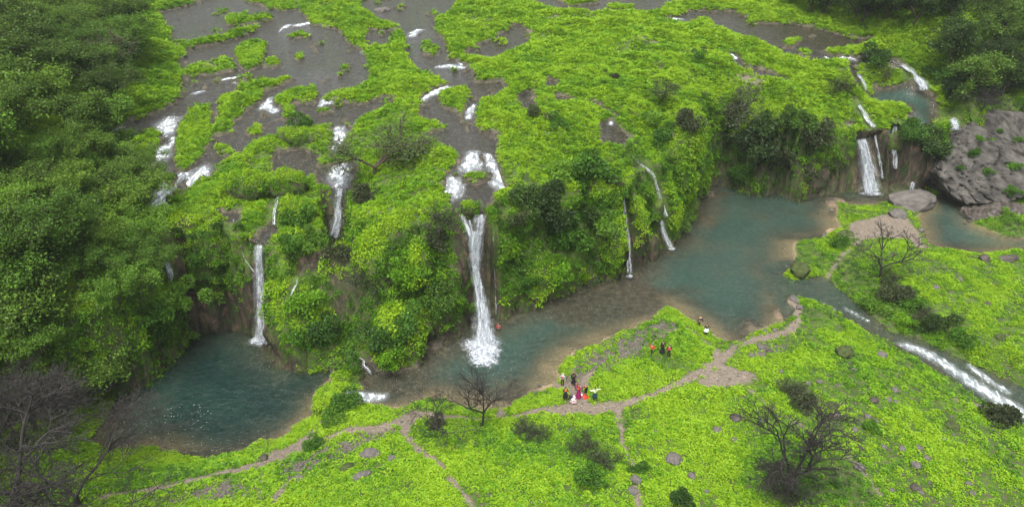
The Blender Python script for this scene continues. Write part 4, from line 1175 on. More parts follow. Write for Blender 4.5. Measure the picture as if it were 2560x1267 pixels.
# valley floor: broad-leaved herbs, thin where the ground is stony
patch = fbm(fC[:, 0] * .09, fC[:, 1] * .09, 3.0, 4)
stony = sstep(.0, .40, fbm(fC[:, 0] * .22, fC[:, 1] * .22, 21.0, 4) + .25 * sstep(12, 30, fC[:, 0]) - .02) * .8
thin = np.clip(np.maximum(stony, f_rub * (.80 + .3 * fbm(fC[:, 0] * .5, fC[:, 1] * .5, 9., 3))), 0, .97)
sel = vis & (f_t < .05)
dens = np.where(sel, 16.0 * f_veg ** 1.5 * (1 - thin), 0)
P, k = on_quads(V, Q, dens)
n = len(P)
s = (.26 + .28 * RNG.random(n)) * (1 + .5 * noise3(P[:, 0] * .4, P[:, 1] * .4, 1.0))
deep = np.full(n, -3.0)
for D_ in DEEP: deep = np.maximum(deep, sdist(D_, P[:, 0], P[:, 1], 3.0))
tint = .92 - .32 * sstep(-1.2, 1.2, deep + 1.2 * noise3(P[:, 0] * .5, P[:, 1] * .5, 7.0)) + .50 * patch[k] + .15 * RNG.normal(size=n) - .25 * thin[k]
scatter('meadow_herbs', protoB, nB, P - fN[k] * .03, tilt_to(fN[k], .5, RNG), np.stack([s, s, s * (.8 + .6 * RNG.random(n))], 1), tint)
print('meadow', n)

# upper valley: grass and moss cushions
sel = vis & (f_t >= .97)
bald = .30 + .70 * sstep(-.30, .05, fbm(fC[:, 0] * .12, fC[:, 1] * .12, 77., 4) + .1)
dens = np.where(sel, np.clip(9.5 * (90 / dist) ** 1.0, 3.2, 10) * f_veg * bald, 0)
P, k = on_quads(V, Q, dens)
n = len(P)
s = (.42 + .42 * RNG.random(n)) * np.clip(dist[k] / 95, .9, 1.45)
lump = fbm(P[:, 0] * .16, P[:, 1] * .16, 8.0, 4)
tint = .84 + .55 * lump + .13 * RNG.normal(size=n) + .16 * np.abs(noise3(P[:, 0] * .16, P[:, 1] * .16, 6.0)) + .14 * fbm(P[:, 0] * .03, P[:, 1] * .03, 1.0, 2) + .06 * np.clip(P[:, 0] / 30, -1, 1)  # hummock crests painted lighter than the creases between, to show relief
scatter('upper_valley_grass', protoG, nG, P - fN[k] * .05, tilt_to(fN[k], .6, RNG), np.stack([s, s, s * (.7 + .6 * RNG.random(n))], 1), tint)
print('grass', n)

# cliffs: leafy tangle
sel = vis & (f_t >= .05) & (f_t < .97)
dens = np.where(sel, 4.2 * f_veg, 0)
P, k = on_quads(V, Q, dens)
n = len(P)
lump = fbm(P[:, 0] * .20, P[:, 1] * .20, P[:, 2] * .2, 4)
keep = lump + .25 * RNG.normal(size=n) > -.42
P, k, lump = P[keep], k[keep], lump[keep]
n = len(P)
s = (.5 + .65 * RNG.random(n) ** 1.5) * (1 + .7 * lump)
CN = fN[k]
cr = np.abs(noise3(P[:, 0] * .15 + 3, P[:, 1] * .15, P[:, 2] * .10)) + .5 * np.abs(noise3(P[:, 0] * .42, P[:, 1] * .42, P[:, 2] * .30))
tint = .28 + .85 * cr + .34 * lump + .13 * RNG.normal(size=n) + .42 * sstep(.35, .9, CN[:, 2])  # shade painted into tint: steep sides and creases darker, tops lime; plants differ too
for oV, oQ, oN, oG in zip(OUTV, OUTQ, OUTN, OUTVEG):
    oP, ok = on_quads(oV, oQ, 5.0 * oG)
    m_ = oN[ok, 1] < .5
    oP, on_ = oP[m_], oN[ok][m_]
    on_ = np.where(on_[:, 2:3] < -.2, on_ * [1, 1, -.3], on_)
    l2 = fbm(oP[:, 0] * .35, oP[:, 1] * .35, oP[:, 2] * .35, 3)
    P, s = np.vstack([P, oP]), np.concatenate([s, .42 + .5 * RNG.random(len(oP)) ** 1.5])
    tint = np.concatenate([tint, .56 + .34 * l2 + .12 * RNG.normal(size=len(oP)) + .42 * sstep(.2, .9, on_[:, 2])])  # outcrop tops painted lime and sides darker, shading put into the tint
    CN = np.vstack([CN, on_])
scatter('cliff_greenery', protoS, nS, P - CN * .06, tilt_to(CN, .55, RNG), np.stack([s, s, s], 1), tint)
print('cliff', n)
# ------------------------------------------------------------------ trees and shrubs
def tube_mesh(segs, sides):
    """segs: p0, p1, r0, r1 rows -> one mesh of tapered sticks."""
    S = np.array([(*a, *b, r0, r1) for a, b, r0, r1 in segs])
    p0, p1, r0, r1 = S[:, :3], S[:, 3:6], S[:, 6], S[:, 7]
    d = unit(p1 - p0)
    ref = np.where(np.abs(d[:, 2:3]) > .9, [[1., 0, 0]], [[0, 0, 1.]])
    u = unit(np.cross(d, ref)); w = np.cross(d, u)
    a = np.linspace(0, 2 * np.pi, sides, endpoint=False)
    ring = u[:, None] * np.cos(a)[None, :, None] + w[:, None] * np.sin(a)[None, :, None]
    v = np.concatenate([p0[:, None] + ring * r0[:, None, None], p1[:, None] + ring * r1[:, None, None]], 1).reshape(-1, 3)
    i = np.arange(len(S))[:, None, None] * 2 * sides
    k = np.arange(sides)
    q = np.stack([k, (k + 1) % sides, (k + 1) % sides + sides, k + sides], -1)[None] + i
    return v, q.reshape(-1, 4)


def grow(rng, levels, h_trunk, r_trunk, L0, kids, spread, flat, shrink=.68, lean=.1, stems=1, wander=.35):
    segs, tips = [], []

    def branch(p, d, L, r, lev):
        n = 3
        for i in range(n):
            d = unit(d + rng.normal(0, wander / n, 3) + np.array([0, 0, flat if lev < levels else -flat * .5]) / n)
            q = p + d * L / n
            segs.append((p, q, r * (1 - .25 * i / n), r * (1 - .25 * (i + 1) / n), lev))
            if lev >= levels - 1: tips.append((q, d, lev))
            p = q
            if lev >= 1 and lev < levels and i < n - 1 and rng.random() < .5:
                dd = unit(d + rng.normal(0, spread, 3) * [1, 1, .6])
                branch(p, dd, L * shrink * .8, r * .5, lev + 1)
        if lev < levels:
            for j in range(kids if lev else kids + 1):
                dd = unit(d + rng.normal(0, spread, 3) * [1, 1, .65] + (np.array([math.cos(j * 2.2 + lev), math.sin(j * 2.2 + lev), 0]) * spread * .8))
                branch(p, dd, L * shrink * (.8 + .4 * rng.random()), r * .68, lev + 1)
    for s in range(stems):
        a = rng.random() * 6.28
        d = unit(np.array([math.cos(a) * lean * (1 + 2 * (stems > 1)), math.sin(a) * lean * (1 + 2 * (stems > 1)), 1]))
        p = np.array([math.cos(a), math.sin(a), 0]) * (.25 if stems > 1 else 0)
        q = p + d * h_trunk
        segs.append((p - [0, 0, .5], q, r_trunk, r_trunk * .8, 0))
        for j in range(kids):
            b = a + j * 6.28 / kids + rng.normal(0, .4)
            branch(q, unit(np.array([math.cos(b) * spread * 1.5, math.sin(b) * spread * 1.5, 1])), L0 * (.8 + .4 * rng.random()), r_trunk * .66, 1)
    return segs, tips


def wood_mesh(name, segs, mat, thin=.02):
    big = [s[:4] for s in segs if s[2] >= thin * 2]
    small = [s[:4] for s in segs if s[2] < thin * 2]
    vs_, fs_, o = [], [], 0
    for S, k in ((big, 6), (small, 3)):
        if not S: continue
        v, f = tube_mesh([(a, b, max(r0, thin * .5), max(r1, thin * .4)) for a, b, r0, r1 in S], k)
        vs_.append(v); fs_.append(f + o); o += len(v)
    return mesh_from(name, np.vstack(vs_), np.vstack(fs_), mat, False)


def crown_mesh(name, tips, rng, mat, per, L, Wd, puff, droop=0.0, flatten=.45):
    b, d, n = [], [], []
    for q, dd, lev in tips:
        m = rng.poisson(per)
        if not m: continue
        o = rng.normal(0, 1, (m, 3)) * [puff, puff, puff * flatten]
        b.append(q + o)
        d.append(dd * .5 + rng.normal(0, .6, (m, 3)) * [1, 1, .45] - [0, 0, droop])
        n.append(rng.normal(0, .45 + .35 * (flatten > .5), (m, 3)) + [0, 0, 1] + o * .8)
    b, d, n = np.vstack(b), np.vstack(d), np.vstack(n)
    k = len(b)
    v, f, lf = leaf_cards(b, d, n, L * (.6 + .8 * rng.random(k)), Wd * (.6 + .8 * rng.random(k)), rng)
    return mesh_from(name, v, f, mat, False, {'leaf': lf})


def make_tree(name, wood, crown, label, cat='tree', group=None):
    t = empty(name)
    tag(t, label, cat, group)
    link('trunk', wood, t)
    if crown: link('crown', crown, t)
    return t


TREE_MESH = []
for i in range(6):
    r = np.random.default_rng(100 + i)
    segs, tips = grow(r, 4, 1.5 + .5 * r.random(), .17, 2.0, 3, .55, .22, .72, .2, stems=1 + i % 2)
    TREE_MESH.append((wood_mesh('tree_wood', segs, M['bark']), crown_mesh('tree_leaves', tips, r, M['tree'], (17000, 9000, 12500)[i % 3] / len(tips), (.20, .29, .24)[i % 3], (.13, .18, .12)[i % 3], (.36, .42, .34)[i % 3], flatten=(.8, .9, .6)[i % 3])))
    z = max(q[2] for q, _, _ in tips); w = max(np.hypot(q[0], q[1]) for q, _, _ in tips)
    TREE_MESH[-1] += (z, w)
    print('tree', len(tips), round(z, 1), round(w, 1), len(TREE_MESH[-1][1].polygons))


def plant_tree(k, x, y, z, height, label, group=None, mat=None, name='tree', squash=1.0, dark=None):
    w, c, h, _ = TREE_MESH[k % 6]
    t = make_tree(name, w, c, label, 'tree', group)
    s = height / h
    t.location = (x, y, z)
    t.rotation_euler = (RNG.normal(0, .05), RNG.normal(0, .05), RNG.random() * 6.28)
    t.scale = (s * squash, s * squash, s)
    if mat:
        ch = t.children[-1] if t.children[-1].name.startswith('crown') else t.children[0]
        ch.material_slots[0].link = 'OBJECT'
        ch.material_slots[0].material = mat
    return t


M['forest_dark'] = mat_leaf('dark_forest_leaf', [(0.15, (.010, .019, .008)), (0.4, (.020, .040, .011)), (0.6, (.034, .070, .015)), (0.85, (.055, .11, .018))], src='obj', rnd=.2)
M['forest_green'] = mat_leaf('fresh_forest_leaf', [(0.15, (.030, .062, .010)), (0.4, (.062, .135, .015)), (0.6, (.095, .205, .019)), (0.85, (.14, .27, .021))], src='obj', rnd=.2)


def poisson_region(poly_px, spacing, seed):
    P = np.array([hit(u, v)[0][:2] for u, v in poly_px])
    r = np.random.default_rng(seed)
    lo, hi = P.min(0), P.max(0)
    pts = []
    c = lo + (hi - lo) * r.random((9000, 2))
    ok = sdist(P, c[:, 0], c[:, 1]) > 0
    for q in c[ok]:
        if all((q[0] - p[0]) ** 2 + (q[1] - p[1]) ** 2 > spacing ** 2 for p in pts): pts.append(q)
    return np.array(pts)


FOREST = []
ORD = 'nearest second third fourth fifth sixth seventh eighth ninth tenth eleventh twelfth thirteenth fourteenth fifteenth sixteenth seventeenth eighteenth nineteenth twentieth'.split()
MARKS = [(395, 80, 'the top pond ledge'), (455, 225, 'the upper river bend'), (390, 390, 'the white rapids by the wood'), (412, 620, 'the dark cleft fall'), (430, 880, 'the far shore of the teal pool'), (150, 960, 'the bare brown trees'),
         (0, 0, 'the top left picture corner'), (0, 220, 'the upper left picture edge'), (0, 430, 'the middle of the left picture edge'), (0, 680, 'the left picture edge above the bare trees'), (285, 190, 'the feathery forest-edge tree'), (230, 30, 'the top edge over the left forest'),
         (230, 560, 'the heart of the left wood'), (310, 760, 'the wood front over the pool'),
         (2000, 50, 'the dark upper pond'), (2185, 95, 'the tip of the dark upper pond'), (2265, 170, 'the fan shaped fall'), (2440, 290, 'the huge grey boulder'), (2560, 0, 'the top right picture corner'), (2560, 170, 'the right picture edge'), (2300, 0, 'the top edge over the slope forest')]


def label_forest():
    by = {}
    mk = [hit(u, v)[0][:2] for u, v, _ in MARKS]
    for t, what in FOREST:
        p = np.array(t.location[:2])
        d = [np.hypot(*(p - m)) for m in mk]
        i = int(np.argmin(d))
        by.setdefault((i, what), []).append((d[i], t))
    for (i, what), L in by.items():
        for r_, (_, t) in enumerate(sorted(L, key=lambda q: q[0])):
            t['label'] = what + ', ' + (ORD[r_] + ' closest to ' if r_ else 'closest to ') + MARKS[i][2]


FOREST_L = [(-100, -20), (325, -20), (340, 60), (330, 120), (330, 190), (300, 262), (290, 325), (240, 372), (280, 420), (350, 470), (360, 540), (380, 640), (395, 720), (405, 800), (410, 850), (370, 905), (300, 935), (220, 940), (120, 930), (-100, 960)]
n_l = 0
for i, (x, y) in enumerate(poisson_region(FOREST_L, 4.7, 3)):
    z = ground_z(x, y)
    p = np.array([[x, y, z + 3]])
    if not in_view(p, 1.12)[0]: continue
    far = y > 78
    tone = noise3(x * .09, y * .09, 5.0)
    mat = M['forest_green'] if (tone > .05 and not far) or tone > .35 else None
    h = (5.0 + 2.8 * RNG.random()) * (.8 if z < 4 else 1.0)
    if y > 110: lab, grp = 'hazy grey-green tree far back in the forest on the left valley side', 'far trees of the left forest'
    elif y > 78: lab, grp = 'flat-topped grey-green tree in the forest beside the upper river', 'forest trees beside the upper river'
    elif mat: lab, grp = 'fresh green leafy tree in the thick wood above the teal pool', 'bright trees of the wood above the teal pool'
    else: lab, grp = 'dark green leafy tree in the thick wood above the teal pool', 'dark trees of the wood above the teal pool'
    FOREST.append((plant_tree(i, x, y, z - .3, h, lab, grp, mat, squash=1.05), 'bright green tree' if mat else ('hazy grey-green tree' if y > 110 else 'grey-green leafy tree')))
    n_l += 1
LOW_L = [(-140, 380), (300, 380), (350, 450), (360, 540), (385, 640), (400, 720), (410, 800), (400, 860), (350, 900), (250, 925), (120, 920), (-140, 940)]
for i, (x, y) in enumerate(poisson_region(LOW_L, 2.7, 8)):
    z = ground_z(x, y)
    if not in_view(np.array([[x, y, z + 2]]), 1.12)[0]: continue
    tone = noise3(x * .14, y * .14, 25.0)
    FOREST.append((plant_tree(i + 2, x, y, z - .3, 3.4 + 2.4 * RNG.random(), *((('bright leafy young tree in the wood sloping to the teal pool', 'young bright trees of the pool wood') if tone > 0 else ('mid green young tree in the wood sloping to the teal pool', 'young mid green trees of the pool wood'))), M['forest_green'] if tone > 0 else None, squash=1.1), 'low bright leafy tree' if tone > 0 else 'low mid-green tree'))
print('forest left', n_l)
FOREST_R = [(1950, -20), (1990, 25), (2080, 45), (2200, 62), (2300, 105), (2370, 165), (2345, 205), (2380, 255), (2420, 290), (2500, 262), (2700, 270), (2700, -20)]
n_r = 0
for i, (x, y) in enumerate(poisson_region(FOREST_R, 4.6, 4)):
    z = ground_z(x, y)
    if not in_view(np.array([[x, y, z + 3]]), 1.12)[0]: continue
    tone = noise3(x * .09, y * .09, 15.0)
    lab, grp = (('dark green tree on the steep wooded slope behind the huge grey boulder', 'trees of the slope behind the boulder') if y < 128 else ('dark hazy tree in the forest edge beyond the upper river', 'trees of the forest edge beyond the upper river'))
    FOREST.append((plant_tree(i, x, y, z - .3, 5.5 + 3 * RNG.random(), lab, grp, M['forest_dark'] if tone < .25 else None, squash=1.05), 'dark green slope tree' if tone < .25 else 'mid-green slope tree'))
    n_r += 1
print('forest right', n_r)
label_forest()


def place_tree(t, u, v, px, h_mesh, rz=0.0, squash=1.0):
    p, n = hit(u, v)
    dp = math.asin((CAM_H - p[2]) / np.linalg.norm(p - [0, 0, CAM_H]))
    s = px * depth_of(p) / FPX / math.cos(dp) / h_mesh
    t.location = p - [0, 0, .1]
    t.scale = (s * squash, s * squash, s)
    t.rotation_euler = (0, 0, rz)
    return s


def bare_tree(seed, label, u, v, px, levels=6, thin=.014, leaves=None, name='bare_tree', spread=.55, flat=.06, trunk=1.0, kids=3, squash=1.0, L0=1.5, stems=1, shrink=.70, rt=.12, wander=.35, puff=.25, leaf_n=900, lean=.1):
    r = np.random.default_rng(seed)
    segs, tips = grow(r, levels, trunk, rt, L0, kids, spread, flat, shrink, lean, stems, wander)
    h = max(q[2] for q, _, _ in tips)
    t = make_tree(name, wood_mesh(name + '_wood', segs, M['twig'] if leaves is None else M['bark'], thin), crown_mesh(name + '_leaves', tips, r, M[leaves], leaf_n / len(tips), .20, .09, puff) if leaves else None, label)
    place_tree(t, u, v, px, h, squash=squash)
    return t


bare_tree(201, 'small leafless tree with a round crown standing between river pool and footpath', 1205, 1064, 140, 5, .022, kids=3, spread=.46, flat=.05, trunk=1.7, L0=1.7, rt=.13)
bare_tree(202, 'low twisted leafless thorn tree left of the round-crowned bare tree', 1100, 1085, 70, 4, .016, spread=.8, flat=-.1, trunk=.5, rt=.07, stems=2)
bare_tree(203, 'large spreading leafless tree rising from scrub in the lower meadow', 1965, 1232, 250, 6, .015, kids=3, spread=.50, flat=.0, trunk=1.5, L0=2.0, rt=.13)
bare_tree(204, 'bare grey tree on the grassy bank beside the flat grey rock', 2200, 692, 128, 5, .018, spread=.6, flat=0, trunk=1.0, rt=.11)
bare_tree(205, 'broad acacia with thin grey-green foliage leaning over the small fall', 936, 436, 112, 4, .02, 'grey_leaf', 'acacia_tree', .75, -.02, .9, 3, 1.45, 1.9, rt=.17, puff=.45, leaf_n=4200)
bare_tree(206, 'feathery grey-green tree at the cliff corner above the green buttress', 1648, 262, 74, 4, .02, 'grey_leaf', 'acacia_tree', .65, 0, 1.1, 3, 1.1, 1.6, rt=.13, puff=.35, leaf_n=2600)
bare_tree(207, 'big dark leafless tree with a thick trunk by the left end of the teal pool', 60, 1290, 330, 7, .017, kids=3, spread=.58, flat=.0, trunk=2.0, L0=2.6, rt=.24)
bare_tree(208, 'dense brown leafless tree behind the big dark trunk at the pool end', 90, 1075, 190, 7, .018, kids=3, spread=.6, flat=.0, trunk=1.2, L0=2.2, rt=.16)
bare_tree(209, 'brown leafless tree overhanging the far left shore of the teal pool', 215, 1010, 130, 7, .018, spread=.65, flat=0, trunk=.9, L0=2.0, rt=.13)
bare_tree(210, 'leafless tree in the picture corner before the dark trunk', -20, 1180, 220, 7, .017, spread=.6, flat=0, trunk=1.2, L0=2.2, rt=.15)
bare_tree(211, 'tangle of bare branches over grass below the big dark trunk', 200, 1262, 170, 6, .017, spread=.8, flat=-.05, trunk=.6, L0=2.0, rt=.11, squash=1.2)
bare_tree(212, 'thin bare sapling in scrub below the large spreading leafless tree', 1985, 1290, 90, 5, .015, spread=.5, trunk=.6, rt=.07)
bare_tree(213, 'dark stemmed tree with feathery foliage at the forest edge by the upper river', 285, 185, 110, 4, .02, 'grey_leaf', 'acacia_tree', .7, 0, 1.2, 3, 1.3, 1.9, rt=.16, puff=.5, leaf_n=4200, stems=3)
bare_tree(214, 'brown bare tree crouched in the dark gully below the slope forest', 2450, 285, 90, 6, .02, spread=.7, flat=0, trunk=.6, rt=.11)


# ---- shrubs
def shrub_mesh(seed, n=2200, twigs=26, L=.15, Wd=.085, hollow=.55):
    r = np.random.default_rng(seed)
    m = 9
    c = np.concatenate([[[0, 0, .30]], r.normal(0, .55, (m - 1, 3)) * [1, 1, .35] + [0, 0, .42]])
    rad = np.concatenate([[.62], .25 + .25 * r.random(m - 1)])
    k = r.choice(m, n, p=rad ** 2 / (rad ** 2).sum())
    p = unit(r.normal(size=(n, 3)))
    p[:, 2] = np.where(p[:, 2] < -.25, -p[:, 2], p[:, 2])
    b = c[k] + p * (rad[k] * (hollow + (1 - hollow) * r.random(n) ** .5))[:, None]
    b[:, 2] = np.maximum(b[:, 2], .02)
    d = p * .8 + r.normal(0, .6, (n, 3)) - [0, 0, .15]
    nrm = p * .8 + r.normal(0, .5, (n, 3)) + [0, 0, .7]
    v, f, lf = leaf_cards(b, d, nrm, L * (.6 + .8 * r.random(n)), Wd * (.6 + .8 * r.random(n)), r)
    seg = []
    for j in range(twigs):
        q = b[r.integers(n)]
        mid = q * .5 + r.normal(0, .08, 3)
        seg += [(np.zeros(3), mid, .022, .014), (mid, q * 1.06, .014, .007)]
    tv, tf = tube_mesh(seg, 4)
    return mesh_from('shrub_leaves', v, f, M['shrub'], False, {'leaf': lf}), mesh_from('shrub_stems', tv, tf, M['bark'])


SHRUBS = [shrub_mesh(300 + i) for i in range(4)]
for i in range(3):                                                                 # wispy thorn scrub
    r = np.random.default_rng(320 + i)
    sg, tp = grow(r, 4, .18, .020, .42, 3, .75, .0, .66, .5, 5, .4)
    SHRUBS.append((crown_mesh('scrub_leaves', tp, r, M['dark_shrub'], 1100 / len(tp), .085, .045, .07), wood_mesh('scrub_stems', sg, M['twig'], .006)))


def shrub(u, v, rpx, kind, label, sq=1.0, sink=.15, group=None):
    p, n = hit(u, v)
    s = rpx * depth_of(p) / FPX
    i = (int(u * 7 + v * 3) % 4) if kind not in ('twiggy', 'dark_twiggy') else 4 + int(u) % 3
    t = empty('shrub', p - n * s * sink)
    tag(t, label, 'shrub', group)
    t.scale = (s, s, s * sq)
    nn = unit(n * .45 + np.array([0, 0, .55]))
    t.rotation_euler = (math.asin(max(-1, min(1, -nn[1]))), math.atan2(nn[0], nn[2]), (u * 1.7 + v) % 6.28)
    mat = {'shrub': 'shrub', 'dark': 'dark_shrub', 'lime': 'lime_shrub', 'twiggy': 'dark_shrub', 'dark_twiggy': 'dark_shrub', 'tree': 'forest_dark', 'fresh': 'forest_green'}[kind]
    f = link('foliage', SHRUBS[i][0], t)
    f.material_slots[0].link = 'OBJECT'
    f.material_slots[0].material = M[mat]
    link('stems', SHRUBS[i][1], t)
    return t


for a in [
    (905, 705, 62, 'dark_twiggy', 'big dark grey shrub on the front of the large mossy mound'), (862, 655, 42, 'dark', 'dark shrub just above the big dark grey shrub on the mound'),
    (1108, 562, 44, 'twiggy', 'brown hanging brush left of the main waterfall lip'), (1088, 600, 34, 'dark', 'dark bush below the brown brush by the waterfall lip'),
    (1352, 548, 60, 'tree', 'large dark green bush on the slope right of the main waterfall'), (1322, 500, 44, 'tree', 'dark bush at the top edge right of the main waterfall'),
    (1482, 436, 58, 'shrub', 'tall bright green bush on the crest between main fall and right pool'), (1424, 436, 46, 'fresh', 'leafy green bush on the crest left of the tall bright bush'),
    (1524, 462, 34, 'twiggy', 'brown scrub on the crest beside the tall bright bush'), (1396, 598, 48, 'shrub', 'green bush halfway down the slope below the large dark bush'),
    (1450, 628, 52, 'shrub', 'green bush low on the slope toward the pool corner'), (1496, 560, 44, 'fresh', 'green bush beside the tall thin fall'), (1300, 560, 34, 'dark', 'dark bush on the wall just right of the thin strand'),
    (1380, 480, 36, 'tree', 'dark bush on the crest above the large dark green bush'), (1460, 540, 40, 'tree', 'dark bush in the middle of the right slope'),
    (1835, 285, 62, 'dark_twiggy', 'dark brown hanging brush on the rim of the far alcove'), (2108, 232, 46, 'dark_twiggy', 'dark brown thicket beside the twin white chutes'), (1706, 310, 36, 'dark', 'dark bush on the corner above the green buttress'),
    (1905, 330, 48, 'tree', 'dark bush under the rim of the far alcove'), (1962, 362, 56, 'dark', 'grey dark bush in the middle of the far alcove'), (2042, 352, 46, 'dark', 'dark bush below the rim toward the broad waterfall'),
    (1876, 382, 52, 'tree', 'deep green bush in the back of the far alcove'), (1800, 352, 40, 'tree', 'deep green bush at the inner corner of the far alcove'), (1935, 412, 44, 'dark', 'grey bush low in the far alcove above the moss'),
    (1850, 440, 30, 'shrub', 'green bush at the water edge in the far alcove'), (1985, 300, 34, 'fresh', 'bright bush on the rim of the far alcove'), (1662, 345, 32, 'shrub', 'green bush on top of the green buttress'), (1580, 385, 26, 'fresh', 'bush beside the top of the long trickle'),
    (1622, 300, 24, 'fresh', 'low bush on the plateau near the feathery corner tree'), (2308, 360, 48, 'tree', 'dark green bush right of the water veil'), (2345, 395, 36, 'tree', 'dark bush between the water veil and the huge boulder'), (2270, 330, 34, 'shrub', 'green bush above the water veil'),
    (2395, 235, 40, 'tree', 'bush on the bank above the small upper pool'), (2360, 205, 40, 'shrub', 'green bush right of the fan shaped fall'), (2210, 195, 32, 'dark_twiggy', 'brown brush under the overhang left of the fan shaped fall'), (2190, 160, 36, 'shrub', 'green bush above the twin white chutes'),
    (545, 590, 32, 'shrub', 'green bush on the mossy pillar near its top'), (518, 660, 40, 'fresh', 'leafy bush on the front of the mossy pillar'), (565, 690, 34, 'shrub', 'bush low on the mossy pillar'), (492, 650, 26, 'shrub', 'bush on the dark cleft side of the mossy pillar'),
    (738, 560, 44, 'shrub', 'big green bush on the block beside the left alcove fall'), (722, 612, 34, 'shrub', 'bush hanging below the block beside the left alcove fall'), (785, 600, 32, 'fresh', 'green bush left of the hidden shoulder fall'),
    (765, 770, 44, 'lime', 'lime green bush on the left edge of the large mossy mound'), (800, 838, 44, 'shrub', 'green bush low on the left of the large mossy mound'), (1005, 705, 50, 'lime', 'lime green bush in the middle of the large mossy mound'), (1082, 650, 42, 'lime', 'lime bush right of centre on the large mossy mound'),
    (1092, 770, 44, 'fresh', 'green bush right and low on the large mossy mound'), (1020, 815, 44, 'shrub', 'green bush above the bare bank of the mound foot'), (945, 850, 44, 'shrub', 'green bush at the foot of the large mossy mound'), (735, 850, 38, 'shrub', 'bush at the outer left foot of the large mossy mound'),
    (865, 872, 38, 'fresh', 'bush above the small cascade at the mound foot'), (985, 905, 36, 'lime', 'lime bush on the low tongue between cascade and river'), (900, 500, 40, 'dark', 'dark hanging grass clump under the broad acacia'),
    (2252, 748, 44, 'dark', 'dark bush in the hedge line below the bare bank tree'), (2215, 700, 36, 'dark_twiggy', 'grey scrub at the foot of the bare bank tree'), (2300, 795, 40, 'dark_twiggy', 'dark scrub in the hedge line above the outlet stream'), (2262, 812, 26, 'lime', 'round lime green bush on the edge of the outlet stream'),
    (2345, 822, 40, 'tree', 'dark green bush in the hedge line by the white water'), (2392, 852, 34, 'shrub', 'green bush at the end of the hedge line'), (2275, 770, 36, 'shrub', 'green bush in the middle of the hedge line'), (2100, 612, 26, 'shrub', 'green bush on the point beside the path through the bank'),
    (2180, 775, 34, 'fresh', 'bright bush on the bank above the start of the outlet stream'), (1982, 985, 44, 'dark_twiggy', 'dark patch of scrub above the large spreading leafless tree'), (2010, 1010, 34, 'dark', 'dark bush at the tail of the meadow scrub patch'), (2502, 1046, 48, 'dark', 'dark round bush near the outlet stream in the lower right meadow'),
    (862, 1018, 40, 'shrub', 'green bush on the shore beside the turquoise rapid'), (826, 1046, 34, 'fresh', 'green bush where the path meets the teal pool'), (1450, 1115, 44, 'dark_twiggy', 'thin dark scrub in the meadow below the group of people'), (1510, 1150, 44, 'dark_twiggy', 'thin dark scrub further down the meadow'),
    (1345, 1095, 34, 'dark_twiggy', 'dark scrub in the meadow near the small bare tree'), (1300, 1075, 30, 'twiggy', 'brown scrub behind the small bare tree'), (1475, 1195, 40, 'shrub', 'green bush in the lower meadow scrub'), (1090, 1068, 24, 'dark', 'small dark bush under the twisted thorn tree'),
    (780, 1120, 28, 'shrub', 'round green bush beside the stony path'), (1706, 1248, 30, 'shrub', 'green bush at the bottom edge by the narrow trail'), (1940, 1180, 44, 'dark_twiggy', 'dark scrub at the trunk of the large spreading leafless tree'), (1960, 1235, 50, 'dark_twiggy', 'dark scrub below the large spreading leafless tree'),
    (876, 934, 24, 'shrub', 'bush on the islet beside the small cascade'), (2180, 1070, 22, 'shrub', 'small dark green bush among boulders in the meadow'), (1600, 1175, 24, 'shrub', 'small bush beside the narrow meadow trail'), (1694, 500, 24, 'shrub', 'bush on the spur beside the long trickle'),
    (1700, 455, 30, 'fresh', 'bush on the green buttress wall above the right pool'), (1700, 545, 30, 'fresh', 'bush low on the green buttress wall'), (760, 330, 36, 'shrub', 'bush on the hollow mound in the upper river'), (1395, 310, 26, 'shrub', 'dark green bush on the plateau right of the river head'), (1750, 145, 18, 'shrub', 'small round bush on the far plateau'),
    (1330, 285, 24, 'dark', 'dark scrub strip on the plateau by the tiny rapid'), (1540, 200, 18, 'dark', 'dark low scrub on the far plateau'), (2480, 240, 40, 'tree', 'dark bush in the gully below the slope forest'), (2520, 545, 22, 'fresh', 'green tuft on the low rock by the rock pool'),
    (420, 745, 44, 'fresh', 'bright leafy bush hanging over the dark cleft'), (385, 830, 46, 'shrub', 'green bush on the bank above the teal pool'), (420, 865, 36, 'fresh', 'bright bush low on the bank of the teal pool'), (345, 900, 42, 'fresh', 'green bush on the bank near the bare brown trees'), (395, 780, 44, 'shrub', 'leafy bush in the wood edge above the teal pool'),
    (445, 590, 24, 'shrub', 'leafy bush at the top of the dark cleft'), (1180, 700, 18, 'lime', 'small moss bush in the shadow left of the main waterfall'), (1180, 770, 18, 'fresh', 'small bush low left of the main waterfall'), (1330, 720, 30, 'shrub', 'bush hanging above the undercut right of the main waterfall'), (1400, 690, 36, 'lime', 'lime bush low on the slope right of the main waterfall')]:
    shrub(*a)
# ------------------------------------------------------------------ boulders and stones
def stone_mesh(seed, sub, mat, jag=.30, cuts=7):
    import bmesh
    bm = bmesh.new()
    bmesh.ops.create_icosphere(bm, subdivisions=sub, radius=1)
    r = np.random.default_rng(seed)
    co = np.array([v.co[:] for v in bm.verts])
    for _ in range(cuts):                       # broken faces
        n = unit(r.normal(size=3)); n[2] *= .7; n = unit(n)
        h = .62 + .25 * r.random()
        ex = np.maximum(co @ n - h, 0)
        co = co - n * ex[:, None] * .9
    co = co * (1 + jag * fbm(co[:, 0] * 1.3 + seed, co[:, 1] * 1.3, co[:, 2] * 1.3, 4))[:, None]
    for v, c in zip(bm.verts, co): v.co = c
    me = bpy.data.meshes.new('stone')
    bm.to_mesh(me); bm.free()
    me.materials.append(mat)
    return me


